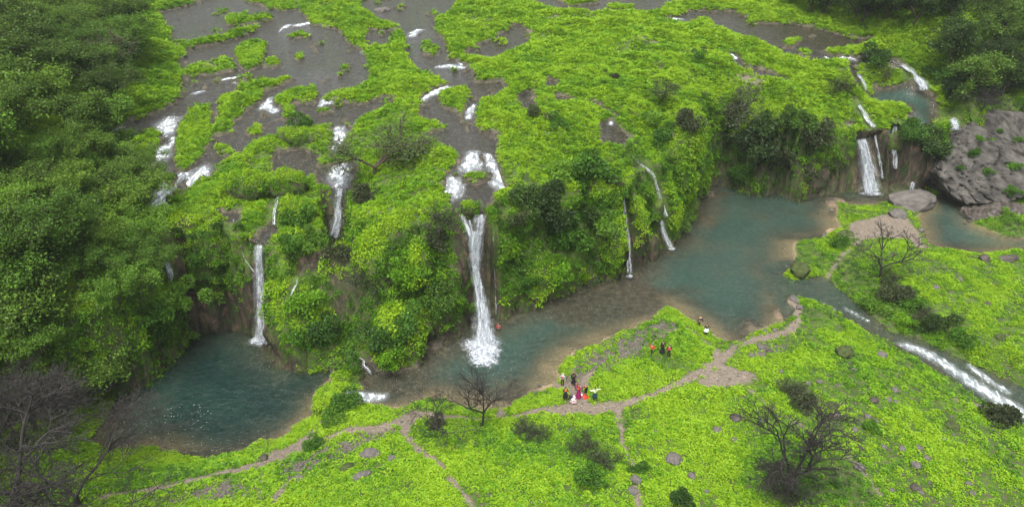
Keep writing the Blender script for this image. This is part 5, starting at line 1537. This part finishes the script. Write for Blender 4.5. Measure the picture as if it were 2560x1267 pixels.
M['mossy_rock'] = mat_plain('mossy_rock', (.040, .055, .016), .95, .6, 2.0, bump=.8)
STONES = [stone_mesh(400 + i, 3, M['boulder']) for i in range(5)]


def boulder(u, v, rpx, label, mat=None, sq=.62, long=1.25, rz=None, group=None, sink=.25, cat='boulder'):
    p, n = hit(u, v)
    s = rpx * depth_of(p) / FPX
    o = link('boulder', STONES[int(u * 3 + v) % 5], loc=p + [0, 0, s * sq * (1 - 2 * sink) * .5])
    o.scale = (s * long ** .5, s / long ** .5 * 1.1, s * sq)
    o.rotation_euler = (0, 0, (u + v) % 3.1 if rz is None else rz)
    tag(o, label, cat, group)
    if mat:
        o.material_slots[0].link = 'OBJECT'
        o.material_slots[0].material = M[mat]
    return o


for a in [(1686, 1152, 22, 'broad grey boulder alone in the lower meadow right of the narrow trail'), (1730, 1190, 12, 'grey stone below the broad lone boulder'), (1590, 1200, 16, 'flat grey stone on the narrow meadow trail'), (1582, 1228, 14, 'brown stone under the flat stone on the narrow trail'),
          (1792, 1075, 11, 'squat brown boulder in meadow left of the scrub patch'), (1840, 1046, 15, 'dark wedge shaped boulder in meadow left of the scrub patch', 'wet_rock'), (1836, 1101, 10, 'small grey boulder under the dark wedge shaped one'),
          (2112, 886, 23, 'large moss-dark boulder in the meadow below the outlet stream', 'mossy_rock', .8), (2205, 890, 14, 'brown boulder between moss-dark boulder and outlet stream'), (2135, 926, 8, 'small grey stone below the moss-dark boulder'), (2048, 955, 8, 'pale stone above the meadow scrub patch'),
          (2080, 1018, 17, 'dark mossy boulder at the heart of the stone cluster', 'mossy_rock', .7), (2106, 1011, 9, 'grey stone on the near side of the mossy cluster boulder'), (2090, 1039, 12, 'grey boulder in front of the mossy cluster boulder'), (2067, 1024, 7, 'small stone at the outer end of the stone cluster'),
          (2238, 976, 11, 'grey boulder at the top of a short chain of stones in the meadow'), (2222, 1000, 9, 'grey stone lower in the short chain'), (2240, 1006, 8, 'grey stone beside the short chain'), (2184, 1002, 12, 'dark boulder left of the short chain of stones', 'wet_rock'),
          (2170, 1042, 9, 'grey boulder above two companions in the meadow'), (2189, 1053, 8, 'small companion stone in the trio'), (2164, 1060, 9, 'low companion stone in the trio'), (2136, 1076, 12, 'tilted grey boulder beside the small meadow bush'), (2150, 1120, 10, 'dark upright stone below the tilted boulder', 'wet_rock'),
          (2209, 1118, 8, 'small grey stone level with the dark upright stone'), (2257, 1124, 11, 'brown grey boulder with flat top in the lower meadow'), (2298, 1119, 9, 'long thin stone in the lower meadow'), (2318, 1146, 9, 'upright grey stone right of the tall brown boulder'), (2290, 1164, 15, 'tall brown boulder in the lower meadow'),
          (2149, 1168, 15, 'long slanting brown boulder at the trail side'), (2290, 1221, 14, 'dark boulder near the bottom edge with a grey neighbour', 'wet_rock'), (2301, 1231, 9, 'grey neighbour of the dark bottom boulder'), (2420, 1209, 9, 'grey stone near the lower right corner'), (2430, 1233, 9, 'rounded stone near the lower right corner'),
          (2380, 1066, 17, 'dark flat boulder below the dark round meadow bush', 'mossy_rock', .6), (2360, 1099, 8, 'pale stone under the dark flat boulder'), (2411, 1150, 7, 'small brown stone in the right meadow'), (2416, 1183, 6, 'small dark stone in the right meadow'), (2229, 1226, 8, 'small stone at the bottom beside the dark boulder'),
          (1733, 1186, 8, 'dark upright stone next to the lone boulder\'s grey stone', 'wet_rock'), (1767, 1229, 7, 'small dark stone at the bottom edge'), (1715, 1231, 8, 'grey stone at the bottom edge by the bush'), (902, 1190, 18, 'long pale slab tilted in the lower left meadow', None, .4, 2.6, .6), (925, 1136, 22, 'broad rounded slab beside the forked path', None, .45, 1.7, .1),
          (868, 1170, 18, 'dark mossy slab left of the long pale slab', 'mossy_rock', .5, 1.8, .5), (980, 1146, 11, 'grey stone right of the broad rounded slab'), (747, 1196, 14, 'flat grey rock in the stony ground of the lower left', None, .35), (660, 1146, 12, 'dark rock beside the sandy footpath', 'wet_rock'), (1905, 1052, 7, 'dark stone close by the meadow scrub patch'),
          (2460, 650, 14, 'dark jagged rock at the near shore of the rock pool', 'wet_rock', .8), (2520, 650, 20, 'long dark rock on the near shore of the rock pool', 'wet_rock', .5, 2.5, .1), (2302, 578, 10, 'brown boulder at the edge of the sand and rock pool'), (2078, 528, 7, 'brown stone in the shallows of the right pool'), (2060, 590, 7, 'pale stone at the water edge of the green point'),
          (1936, 826, 8, 'rounded stone on the sandy shore of the right pool'), (1912, 828, 6, 'pale stone on the sandy shore of the right pool'), (1900, 868, 12, 'brown boulder in the rubble by the shore path'), (1925, 880, 10, 'dark boulder in the rubble by the shore path', 'wet_rock'), (1880, 890, 9, 'grey stone under the rubble by the shore path'),
          (1955, 930, 7, 'brown stone in the meadow under the rubble'), (2020, 960, 9, 'grey stone in the meadow above the scrub patch'), (1640, 1080, 7, 'stone by the junction of meadow trails'), (2340, 720, 9, 'brown stone on the stony right bank'), (2400, 700, 8, 'grey stone on the stony right bank'), (2470, 760, 9, 'dark stone on the stony right bank', 'wet_rock'),
          (2500, 845, 14, 'dark boulder on the right bank above the white water', 'mossy_rock'), (2265, 875, 12, 'wet black rock splitting the head of the white water', 'wet_rock'), (2300, 905, 8, 'wet dark stone at the edge of the white water', 'wet_rock'), (955, 30, 18, 'smooth grey rock in the dark upper pond', None, .45, 1.8, .1),
          (1985, 748, 14, 'brown rock shelf at the outlet of the right pool', None, .4, 1.8), (1960, 726, 10, 'orange brown rock at the outlet of the right pool'), (2000, 770, 10, 'brown rock below the outlet shelf'), (2135, 1100, 6, 'small grey stone by the dark upright stone')]:
    boulder(*a)
boulder(2276, 512, 54, 'broad flat-topped grey rock between right pool and sand spit', None, .42, 1.7, .12, sink=.1)
boulder(2245, 540, 24, 'grey rock leaning against the broad flat-topped rock', None, .5, 1.4, .5)
boulder(1998, 683, 25, 'round moss covered boulder at the edge of the right pool', 'mossy_rock', .85, 1.1, sink=.05)
boulder(2115, 588, 18, 'dark mossy boulder on the grassy point beside the right pool', 'mossy_rock', .6, 1.6, .2)
boulder(1178, 522, 18, 'dark mossy rock splitting the lip of the main waterfall', 'mossy_rock', .8, 1.2)

M['great_boulder'] = mat_plain('great_boulder_rock', (.058, .054, .048), .95, .7, .6, bump=1.0)


def great_rock(pts, back, label, seed):
    """A weathered block: hull of traced corners (u, v, y), then cracked and roughened."""
    import bmesh
    P = []
    for u, v, y in pts:
        d = ray(u, v)
        P.append(np.array([d[0] / d[1] * y, y, CAM_H + d[2] / d[1] * y]))
    P += [p + [1.0, back, -2.5] for p in P]
    P = np.array(P)
    c = P.mean(0); c[2] = P[:, 2].min()
    bm = bmesh.new()
    for p in P: bm.verts.new(p - c)
    bmesh.ops.convex_hull(bm, input=bm.verts)
    bmesh.ops.triangulate(bm, faces=bm.faces)
    for _ in range(5):
        bmesh.ops.subdivide_edges(bm, edges=[e for e in bm.edges if e.calc_length() > .55], cuts=1, use_grid_fill=True)
        bmesh.ops.triangulate(bm, faces=bm.faces)
    bmesh.ops.smooth_vert(bm, verts=bm.verts, factor=.5, use_axis_x=True, use_axis_y=True, use_axis_z=True)
    bm.normal_update()
    co = np.array([v.co[:] for v in bm.verts]); nn = np.array([v.normal[:] for v in bm.verts])
    d = .55 * fbm(co[:, 0] * .25 + seed, co[:, 1] * .25, co[:, 2] * .4, 3) + .28 * fbm(co[:, 0] * 1.0, co[:, 1] * 1.0, co[:, 2] * 2.4 + co[:, 0] * .8, 4)
    ridge = -np.maximum(0, .12 - np.abs(noise3(co[:, 0] * .35 + 3, co[:, 1] * .35, co[:, 2] * .7 + co[:, 0] * .35))) * 4.5
    co = co + nn * (d + ridge)[:, None]
    for v, q in zip(bm.verts, co): v.co = q
    me = bpy.data.meshes.new('great_rock')
    bm.normal_update()
    bm.to_mesh(me); bm.free()
    me.materials.append(M['great_boulder'])
    o = link('boulder', me, loc=c)
    return tag(o, label, 'boulder'), me


big, big_me = great_rock([(2350, 436, 101.5), (2362, 400, 103.5), (2400, 340, 106), (2445, 290, 109), (2505, 276, 111), (2600, 290, 112), (2660, 460, 101), (2520, 506, 98.2), (2420, 512, 98.4), (2372, 482, 100)], 9, 'huge grey boulder on the right bank with ferns in its cracks', 3)
low, low_me = great_rock([(2408, 520, 98), (2422, 562, 94.5), (2478, 594, 91.5), (2560, 610, 90.2), (2680, 620, 89.5), (2700, 520, 96), (2520, 505, 97.5)], 5, 'low dark pitted rock shelf under the huge grey boulder', 9)
low.material_slots[0].link = 'OBJECT'; low.material_slots[0].material = M['wet_rock']
# ferns rooted in the cracks of the huge boulder
rocks = BVHTree.FromPolygons([big.location + v.co for v in big_me.vertices], [tuple(p.vertices) for p in big_me.polygons])
for u, v, r_, lab in [(2445, 350, 16, 'fern tuft high on the huge boulder'), (2430, 385, 18, 'fern tuft on the left face of the huge boulder'), (2500, 330, 14, 'fern tuft at the top of the huge boulder'), (2470, 430, 16, 'fern tuft in the middle crack of the huge boulder'),
                      (2535, 420, 22, 'fern clump at the right of the huge boulder'), (2400, 420, 12, 'small fern low on the huge boulder'), (2545, 350, 12, 'small fern near the right edge of the huge boulder'), (2530, 480, 22, 'fern clump at the foot of the huge boulder')]:
    loc, nrm, _, _ = rocks.ray_cast(Vector((0, 0, CAM_H)), Vector(ray(u, v)).normalized())
    if loc is None: continue
    s = r_ * depth_of(np.array(loc)) / FPX
    t = link('fern', SHRUBS[int(u) % 4][0], loc=loc - nrm * s * .2)
    t.scale = (s, s, s * .7)
    t.rotation_euler = (0, 0, u % 6)
    t.material_slots[0].link = 'OBJECT'; t.material_slots[0].material = M['shrub']
    tag(t, lab, 'fern')

# loose stones: too many to count
PEB = bpy.data.collections.new('loose_stone')
for i in range(4):
    PEB.objects.link(bpy.data.objects.new('loose_stone_%02d' % i, stone_mesh(500 + i, 1, M['boulder'])))
dens = np.where(fine_q & in_view(fC) & (f_t < .05) & (fm(GA['bed']) < .3), np.maximum(4.5 * f_rub, np.maximum(.75 * stony ** 1.5, 1.1 * f_path)), 0)
P, k = on_quads(V, Q, dens)
n = len(P)
s = (.05 + .15 * RNG.random(n) ** 4) * (1 + .3 * f_rub[k])
scatter('loose_stones', PEB, 4, P, RNG.random((n, 3)) * 6.28, np.stack([s * 1.3, s, s * .8], 1), RNG.random(n))
dens = np.where(fine_q & in_view(fC) & (f_t > .97) & (f_riv > .5), .10, 0) + np.where(fine_q & in_view(fC) & (f_t < .03) & (fm(GA['bed']) > .5), .10, 0)
P, k = on_quads(V, Q, dens)
s = .08 + .2 * RNG.random(len(P)) ** 3
scatter('river_stones', PEB, 4, P, RNG.random((len(P), 3)) * 6.28, np.stack([s * 1.3, s, s * .7], 1), RNG.random(len(P)))
# ------------------------------------------------------------------ people
CLOTH = {}


def cloth(c):
    if c not in CLOTH: CLOTH[c] = mat_plain('cloth', c, .9, .15, 8)
    return CLOTH[c]


M['skin'] = mat_plain('skin', (.32, .19, .12), .6, .08, 8)


def skinned(name, chains, mat, parent, root=0, levels=1):
    """One continuous surface grown round joined chains. chains: lists of (point, radius); a chain may start at an existing point."""
    pts, rad, edges, key = [], [], [], {}
    for ch in chains:
        prev = None
        for p, r in ch:
            kk = tuple(round(float(a), 4) for a in p)
            if kk not in key:
                key[kk] = len(pts); pts.append(p); rad.append(r)
            i = key[kk]
            if prev is not None and prev != i: edges.append((prev, i))
            prev = i
    me = bpy.data.meshes.new(name)
    me.from_pydata([tuple(map(float, p)) for p in pts], edges, [])
    o = bpy.data.objects.new(name, me)
    COL.objects.link(o)
    sk = o.modifiers.new('skin', 'SKIN')
    for i, d in enumerate(me.skin_vertices[0].data):
        d.radius = (rad[i], rad[i] * .85)
        d.use_root = i == root
    o.modifiers.new('sub', 'SUBSURF').levels = levels
    o.modifiers['sub'].render_levels = levels
    dg = bpy.context.evaluated_depsgraph_get()
    m2 = bpy.data.meshes.new_from_object(o.evaluated_get(dg))
    bpy.data.objects.remove(o)
    bpy.data.meshes.remove(me)
    m2.name = name
    m2.materials.clear(); m2.materials.append(mat)
    for p in m2.polygons: p.use_smooth = True
    return link(name, m2, parent)


def lathe(name, prof, mat, parent, bend=(0, 0), folds=.0, sides=18):
    a = np.linspace(0, 2 * np.pi, sides, endpoint=False)
    rows = []
    z0, z1 = prof[0][0], prof[-1][0]
    for z, rx, ry in prof:
        k = 1 + folds * np.sin(a * 7) * (1 - (z - z0) / (z1 - z0))
        f = (z - z0) / (z1 - z0)
        rows.append(np.stack([np.cos(a) * rx * k + bend[0] * f, np.sin(a) * ry * k + bend[1] * f, np.full(sides, z)], 1))
    v = np.vstack(rows)
    ix = np.arange(len(v)).reshape(len(prof), sides)
    q = np.stack([ix[:-1], np.roll(ix[:-1], -1, 1), np.roll(ix[1:], -1, 1), ix[1:]], -1).reshape(-1, 4)
    return link(name, mesh_from(name, v, q, mat, True), parent)


def person(u, v, face, label, H=1.66, top=None, legs=(.02, .02, .025), skirt=None, skirt_len=(.10, .95), hair=None, scarf=None, vest=None, pack=None, arms='down', pose='stand', shoes=(.03, .025, .02), lean=0.0, child=False):
    p, n = hit(u, v)
    t = empty('person', p, face)
    tag(t, label, 'person')
    k = H / 1.66
    t.scale = (k, k, k)
    A = lambda *q: np.array(q, float)
    # facing +y; hips, chest, neck
    if pose == 'stand':
        hip, kneeL, footL, kneeR, footR = A(0, 0, .88), A(-.10, .02, .47), A(-.11, 0, .07), A(.10, .02, .47), A(.11, 0, .07)
    elif pose == 'stride':
        hip, kneeL, footL, kneeR, footR = A(0, 0, .86), A(-.12, .22, .50), A(-.16, .38, .07), A(.13, -.10, .46), A(.22, -.36, .10)
    elif pose == 'squat':
        hip, kneeL, footL, kneeR, footR = A(0, -.12, .32), A(-.17, .28, .48), A(-.14, .14, .07), A(.17, .28, .48), A(.14, .14, .07)
    elif pose == 'bend':
        hip, kneeL, footL, kneeR, footR = A(0, -.15, .84), A(-.12, .06, .46), A(-.14, 0, .07), A(.12, -.02, .46), A(.15, -.08, .07)
    tilt = {'stand': lean, 'stride': .18, 'squat': .35, 'bend': 1.0}[pose]
    ax = A(0, math.sin(tilt), math.cos(tilt))
    waist, chest, neck, head = hip + ax * .16, hip + ax * .38, hip + ax * .55, hip + ax * .62 + A(0, .03, .09 if pose != 'bend' else .02)
    fwd = A(0, math.cos(tilt), -math.sin(tilt))
    shl, shr = chest + ax * .09 + A(-.19, 0, 0), chest + ax * .09 + A(.19, 0, 0)
    if arms == 'down': el, hl, er, hr = shl + A(-.06, -.02, -.28), shl + A(-.06, .06, -.52), shr + A(.06, -.02, -.28), shr + A(.06, .06, -.52)
    elif arms == 'fold': el, hl, er, hr = shl + A(-.08, .02, -.27), shl + A(.12, .22, -.28), shr + A(.08, .02, -.27), shr + A(-.12, .22, -.24)
    elif arms == 'up': el, hl, er, hr = shl + A(-.20, .06, .08), shl + A(-.08, .10, .34), shr + A(.20, .06, .08), shr + A(.08, .10, .34)
    elif arms == 'wide': el, hl, er, hr = shl + A(-.24, .02, -.06), shl + A(-.38, .05, .18), shr + A(.25, .02, -.04), shr + A(.46, .02, -.08)
    elif arms == 'reach': el, hl, er, hr = shl + fwd * .20 + A(-.06, 0, -.14), shl + fwd * .34 + A(.04, .06, -.34), shr + fwd * .20 + A(.06, 0, -.14), shr + fwd * .36 + A(-.04, .06, -.34)
    body = [[(hip, .13), (waist, .115), (chest, .14), (neck, .055), (head - A(0, .01, 0), .085), (head + A(0, .012, .07), .092), (head + A(0, 0, .13), .06)],
            [(chest, .14), (shl, .062), (el, .042), (hl, .03)], [(chest, .14), (shr, .062), (er, .042), (hr, .03)],
            [(hip, .13), (hip + A(-.09, 0, -.05), .095), (kneeL, .062), (footL, .042), (footL + A(0, .12, -.03), .035)], [(hip, .13), (hip + A(.09, 0, -.05), .095), (kneeR, .062), (footR, .042), (footR + A(0, .12, -.03), .035)]]
    for h_, e_, sg in ((hl, el, -1), (hr, er, 1)):
        d = unit(h_ - e_)
        s = unit(np.cross(d, A(0, 1, .3)))
        palm = h_ + d * .07
        body.append([(h_, .03), (palm, .027)])
        for f in range(4):
            b = palm + s * (f - 1.5) * .018
            ln = (.065, .075, .07, .055)[f]
            body.append([(palm, .027), (b + d * .02, .0095), (b + d * (.02 + ln * .6), .0085), (b + d * (.015 + ln) + A(0, .012, 0), .007)])
        body.append([(h_ + d * .02, .022), (h_ + d * .035 + s * sg * -.04, .011), (h_ + d * .075 + s * sg * -.052, .009)])
    skinned('body', body, M['skin'], t)
    # face
    hx = head + A(0, .012, .055)
    v_, f_ = tube_mesh([(hx + A(0, .085, .0), hx + A(0, .115, -.02), .012, .016), (hx + A(-.035, .082, .02), hx + A(-.035, .092, .02), .009, .007), (hx + A(.035, .082, .02), hx + A(.035, .092, .02), .009, .007), (hx + A(-.025, .084, -.045), hx + A(.025, .084, -.045), .006, .006)], 5)
    link('face', mesh_from('face', v_, f_, cloth((.12, .06, .045))), t)
    if top: skinned('top', [[(hip + ax * .04, .145), (waist, .135), (chest, .16), (neck - ax * .04, .085)], [(chest, .16), (shl, .078), (el, .058), (hl * .9 + el * .1, .048)], [(chest, .16), (shr, .078), (er, .058), (hr * .9 + er * .1, .048)]], cloth(top), t)
    if legs: skinned('trousers', [[(waist - ax * .06, .135), (hip, .142), (hip + A(-.09, 0, -.06), .105), (kneeL, .075), (footL + A(0, 0, .05), .058)], [(hip, .142), (hip + A(.09, 0, -.06), .105), (kneeR, .075), (footR + A(0, 0, .05), .058)]], cloth(legs), t)
    for f in (footL, footR): skinned('shoe', [[(f + A(0, -.05, -.025), .045), (f + A(0, .05, -.035), .045), (f + A(0, .15, -.045), .035)]], cloth(shoes), t)
    if skirt:
        z0, z1 = skirt_len
        o = lathe('skirt', [(z0, .27, .24), (z0 + (z1 - z0) * .35, .24, .21), (z0 + (z1 - z0) * .7, .20, .17), (z1, .155, .13)], cloth(skirt), t, (hip[0], hip[1]), .08)
    if scarf: skinned('headscarf', [[(neck - ax * .10 + A(0, .02, 0), .13), (neck + ax * .0, .10), (head + A(0, -.02, .05), .118), (head + A(0, -.015, .125), .085)]], cloth(scarf), t)
    if hair: skinned('hair', [[(head + A(0, -.055, -.03), .075), (head + A(0, -.035, .06), .10), (head + A(0, -.005, .135), .075)]], cloth(hair), t)
    if vest: skinned('life_vest', [[(waist + ax * .02, .165), (chest, .19), (chest + ax * .11, .135)], [(chest, .19), (chest + ax * .10 + A(-.12, 0, 0), .10)], [(chest, .19), (chest + ax * .10 + A(.12, 0, 0), .10)]], cloth(vest), t)
    if pack: skinned('backpack', [[(waist - fwd * .22, .15), (chest - fwd * .24, .17), (chest - fwd * .20 + ax * .12, .11)]], cloth(pack), t)
    return t


BLK, DARK, ORG, RED = (.012, .012, .013), (.025, .024, .026), (.75, .16, .03), (.55, .02, .015)
person(1406, 965, 2.8, 'person in white headwear and lilac grey jacket with orange vest, closest to the water', top=(.34, .31, .36), vest=(.55, .10, .06), scarf=(.8, .8, .82), legs=BLK)
person(1433, 962, 3.4, 'person all in black with black headscarf, standing second from the water', top=BLK, skirt=BLK, skirt_len=(.35, 1.0), scarf=BLK, legs=BLK)
person(1413, 999, .2, 'person in black coat and orange life vest seen from behind', top=BLK, vest=ORG, skirt=BLK, skirt_len=(.42, 1.0), hair=(.05, .035, .03), legs=BLK, arms='fold')
person(1446, 994, 2.6, 'person in long maroon dress with orange life vest and raised arms', top=(.25, .01, .06), vest=ORG, skirt=(.20, .008, .075), skirt_len=(.03, 1.05), scarf=(.30, .03, .03), legs=(.2, .008, .075), arms='up', lean=.12)
person(1441, 974, 3.0, 'person in black with orange vest half hidden behind the maroon dress', H=1.45, top=BLK, vest=ORG, hair=BLK, legs=BLK, arms='fold', pose='bend')
person(1464, 984, 2.4, 'person in black hood and orange vest bending over the red bag', H=1.6, top=BLK, vest=ORG, scarf=BLK, legs=BLK, arms='reach', pose='bend')
person(1486, 1000, .3, 'person in pale lime top and dark teal skirt with arms spread wide', top=(.60, .68, .42), skirt=(.012, .035, .05), skirt_len=(.45, 1.0), hair=BLK, legs=(.02, .03, .05), arms='wide', shoes=(.45, .25, .35))
person(1436, 1010, 1.2, 'person in white and pale pink squatting low on the path', top=(.72, .58, .60), legs=(.7, .55, .58), scarf=(.55, .48, .55), arms='reach', pose='squat')
person(1627, 889, -.9, 'person in bright red jacket striding across the green', top=RED, legs=DARK, scarf=(.16, .14, .13), arms='fold', pose='stride')
person(1655, 883, .2, 'tall person in a long black gown between two red jackets', H=1.72, top=BLK, skirt=BLK, skirt_len=(.06, 1.0), hair=BLK, legs=BLK)
person(1671, 892, -.3, 'person in dark clothes carrying a crimson backpack', top=DARK, legs=DARK, hair=(.05, .04, .035), pack=(.42, .02, .04), arms='fold')
person(1746, 815, -.9, 'person in black bending forward at the pool edge', top=BLK, legs=DARK, hair=(.06, .035, .02), arms='reach', pose='bend')
person(1764, 838, .1, 'person with black top and white jacket tied round the waist at the pool edge', top=BLK, skirt=(.65, .70, .74), skirt_len=(.62, 1.0), hair=(.05, .03, .025), legs=BLK, arms='fold')

# swimmer under the main waterfall, chest deep
q = at(1243, 815, 0)
t = person(1243, 822, 3.0, 'swimmer in a red shirt standing waist deep beside the main waterfall', top=(.30, .07, .08), legs=DARK, hair=BLK, arms='fold')
t.location = Vector(at(1246, 822, 0)) - Vector((0, 0, .85))


def bag(name, u, v, s, col, label, cat, kind='pack'):
    p, n = hit(u, v)
    t = empty(name, p, u % 3)
    tag(t, label, cat)
    if kind == 'pack':
        skinned('bag_body', [[((0, 0, .14), .20), ((0, .02, .30), .19), ((0, .03, .44), .11)]], cloth(col), t)
        skinned('front_pocket', [[((0, .17, .14), .11), ((0, .18, .24), .09)]], cloth(tuple(c * .8 for c in col)), t)
        v_, f_ = tube_mesh([((-.08, -.16, .42), (-.11, -.24, .28), .018, .018), ((-.11, -.24, .28), (-.08, -.16, .08), .018, .018), ((.08, -.16, .42), (.11, -.24, .28), .018, .018), ((.11, -.24, .28), (.08, -.16, .08), .018, .018)], 6)
        link('strap', mesh_from('strap', v_, f_, cloth(BLK)), t)
    elif kind == 'vest':
        skinned('panel', [[((-.16, -.2, .06), .11), ((-.18, .05, .07), .12), ((-.14, .26, .05), .08)], [((-.18, .05, .07), .12), ((.18, .05, .07), .12)], [((.16, -.2, .06), .11), ((.18, .05, .07), .12), ((.14, .26, .05), .08)]], cloth(col), t)
        v_, f_ = tube_mesh([((-.3, -.05, .17), (.3, -.05, .17), .02, .02), ((-.3, .1, .17), (.3, .1, .17), .02, .02)], 6)
        link('strap', mesh_from('strap', v_, f_, cloth(BLK)), t)
    else:
        skinned('bag_body', [[((0, 0, .10), .15), ((0, .01, .22), .15), ((0, .0, .34), .08)]], cloth(col), t)
        v_, f_ = tube_mesh([((-.06, 0, .36), (-.03, 0, .47), .012, .012), ((-.03, 0, .47), (.03, 0, .47), .012, .012), ((.03, 0, .47), (.06, 0, .36), .012, .012)], 6)
        link('handle', mesh_from('handle', v_, f_, cloth(col)), t)
    t.scale = (s, s, s)


bag('backpack', 1427, 998, 1.25, (.02, .024, .03), 'black backpack lying on the path beside the squatting person', 'backpack')
bag('carrier_bag', 1454, 990, 1.0, (.75, .75, .78), 'white carrier bag beside the hem of the maroon dress', 'bag', 'carrier')
bag('life_vest', 1463, 992, 1.35, (.60, .06, .03), 'red-orange life vest lying on the path', 'life vest', 'vest')
# ------------------------------------------------------------------ damp air
hz, nt, out = new_mat('damp_air')
vol = nt.nodes.new('ShaderNodeVolumePrincipled')
vol.inputs['Color'].default_value = (.80, .86, .84, 1)
vol.inputs['Density'].default_value = 0.00020
vol.inputs['Anisotropy'].default_value = 0.25
nt.links.new(vol.outputs[0], out.inputs['Volume'])
bx, by0, by1, bz0, bz1 = 1.05 * float(np.abs(V[:, 0]).max()), float(V[:, 1].min()) - 8, float(V[:, 1].max()) + 8, float(V[:, 2].min()) - 1.0, max(51.5, float(V[:, 2].max()) + 8)
c = [(x, y, z) for z in (bz0, bz1) for y in (by0, by1) for x in (-bx, bx)]
tag(link('haze', mesh_from('haze', np.array(c), np.array([[0, 2, 3, 1], [4, 5, 7, 6], [0, 1, 5, 4], [2, 6, 7, 3], [0, 4, 6, 2], [1, 3, 7, 5]]), hz)), kind='stuff')
print('haze', bx, by0, by1, bz0, bz1)
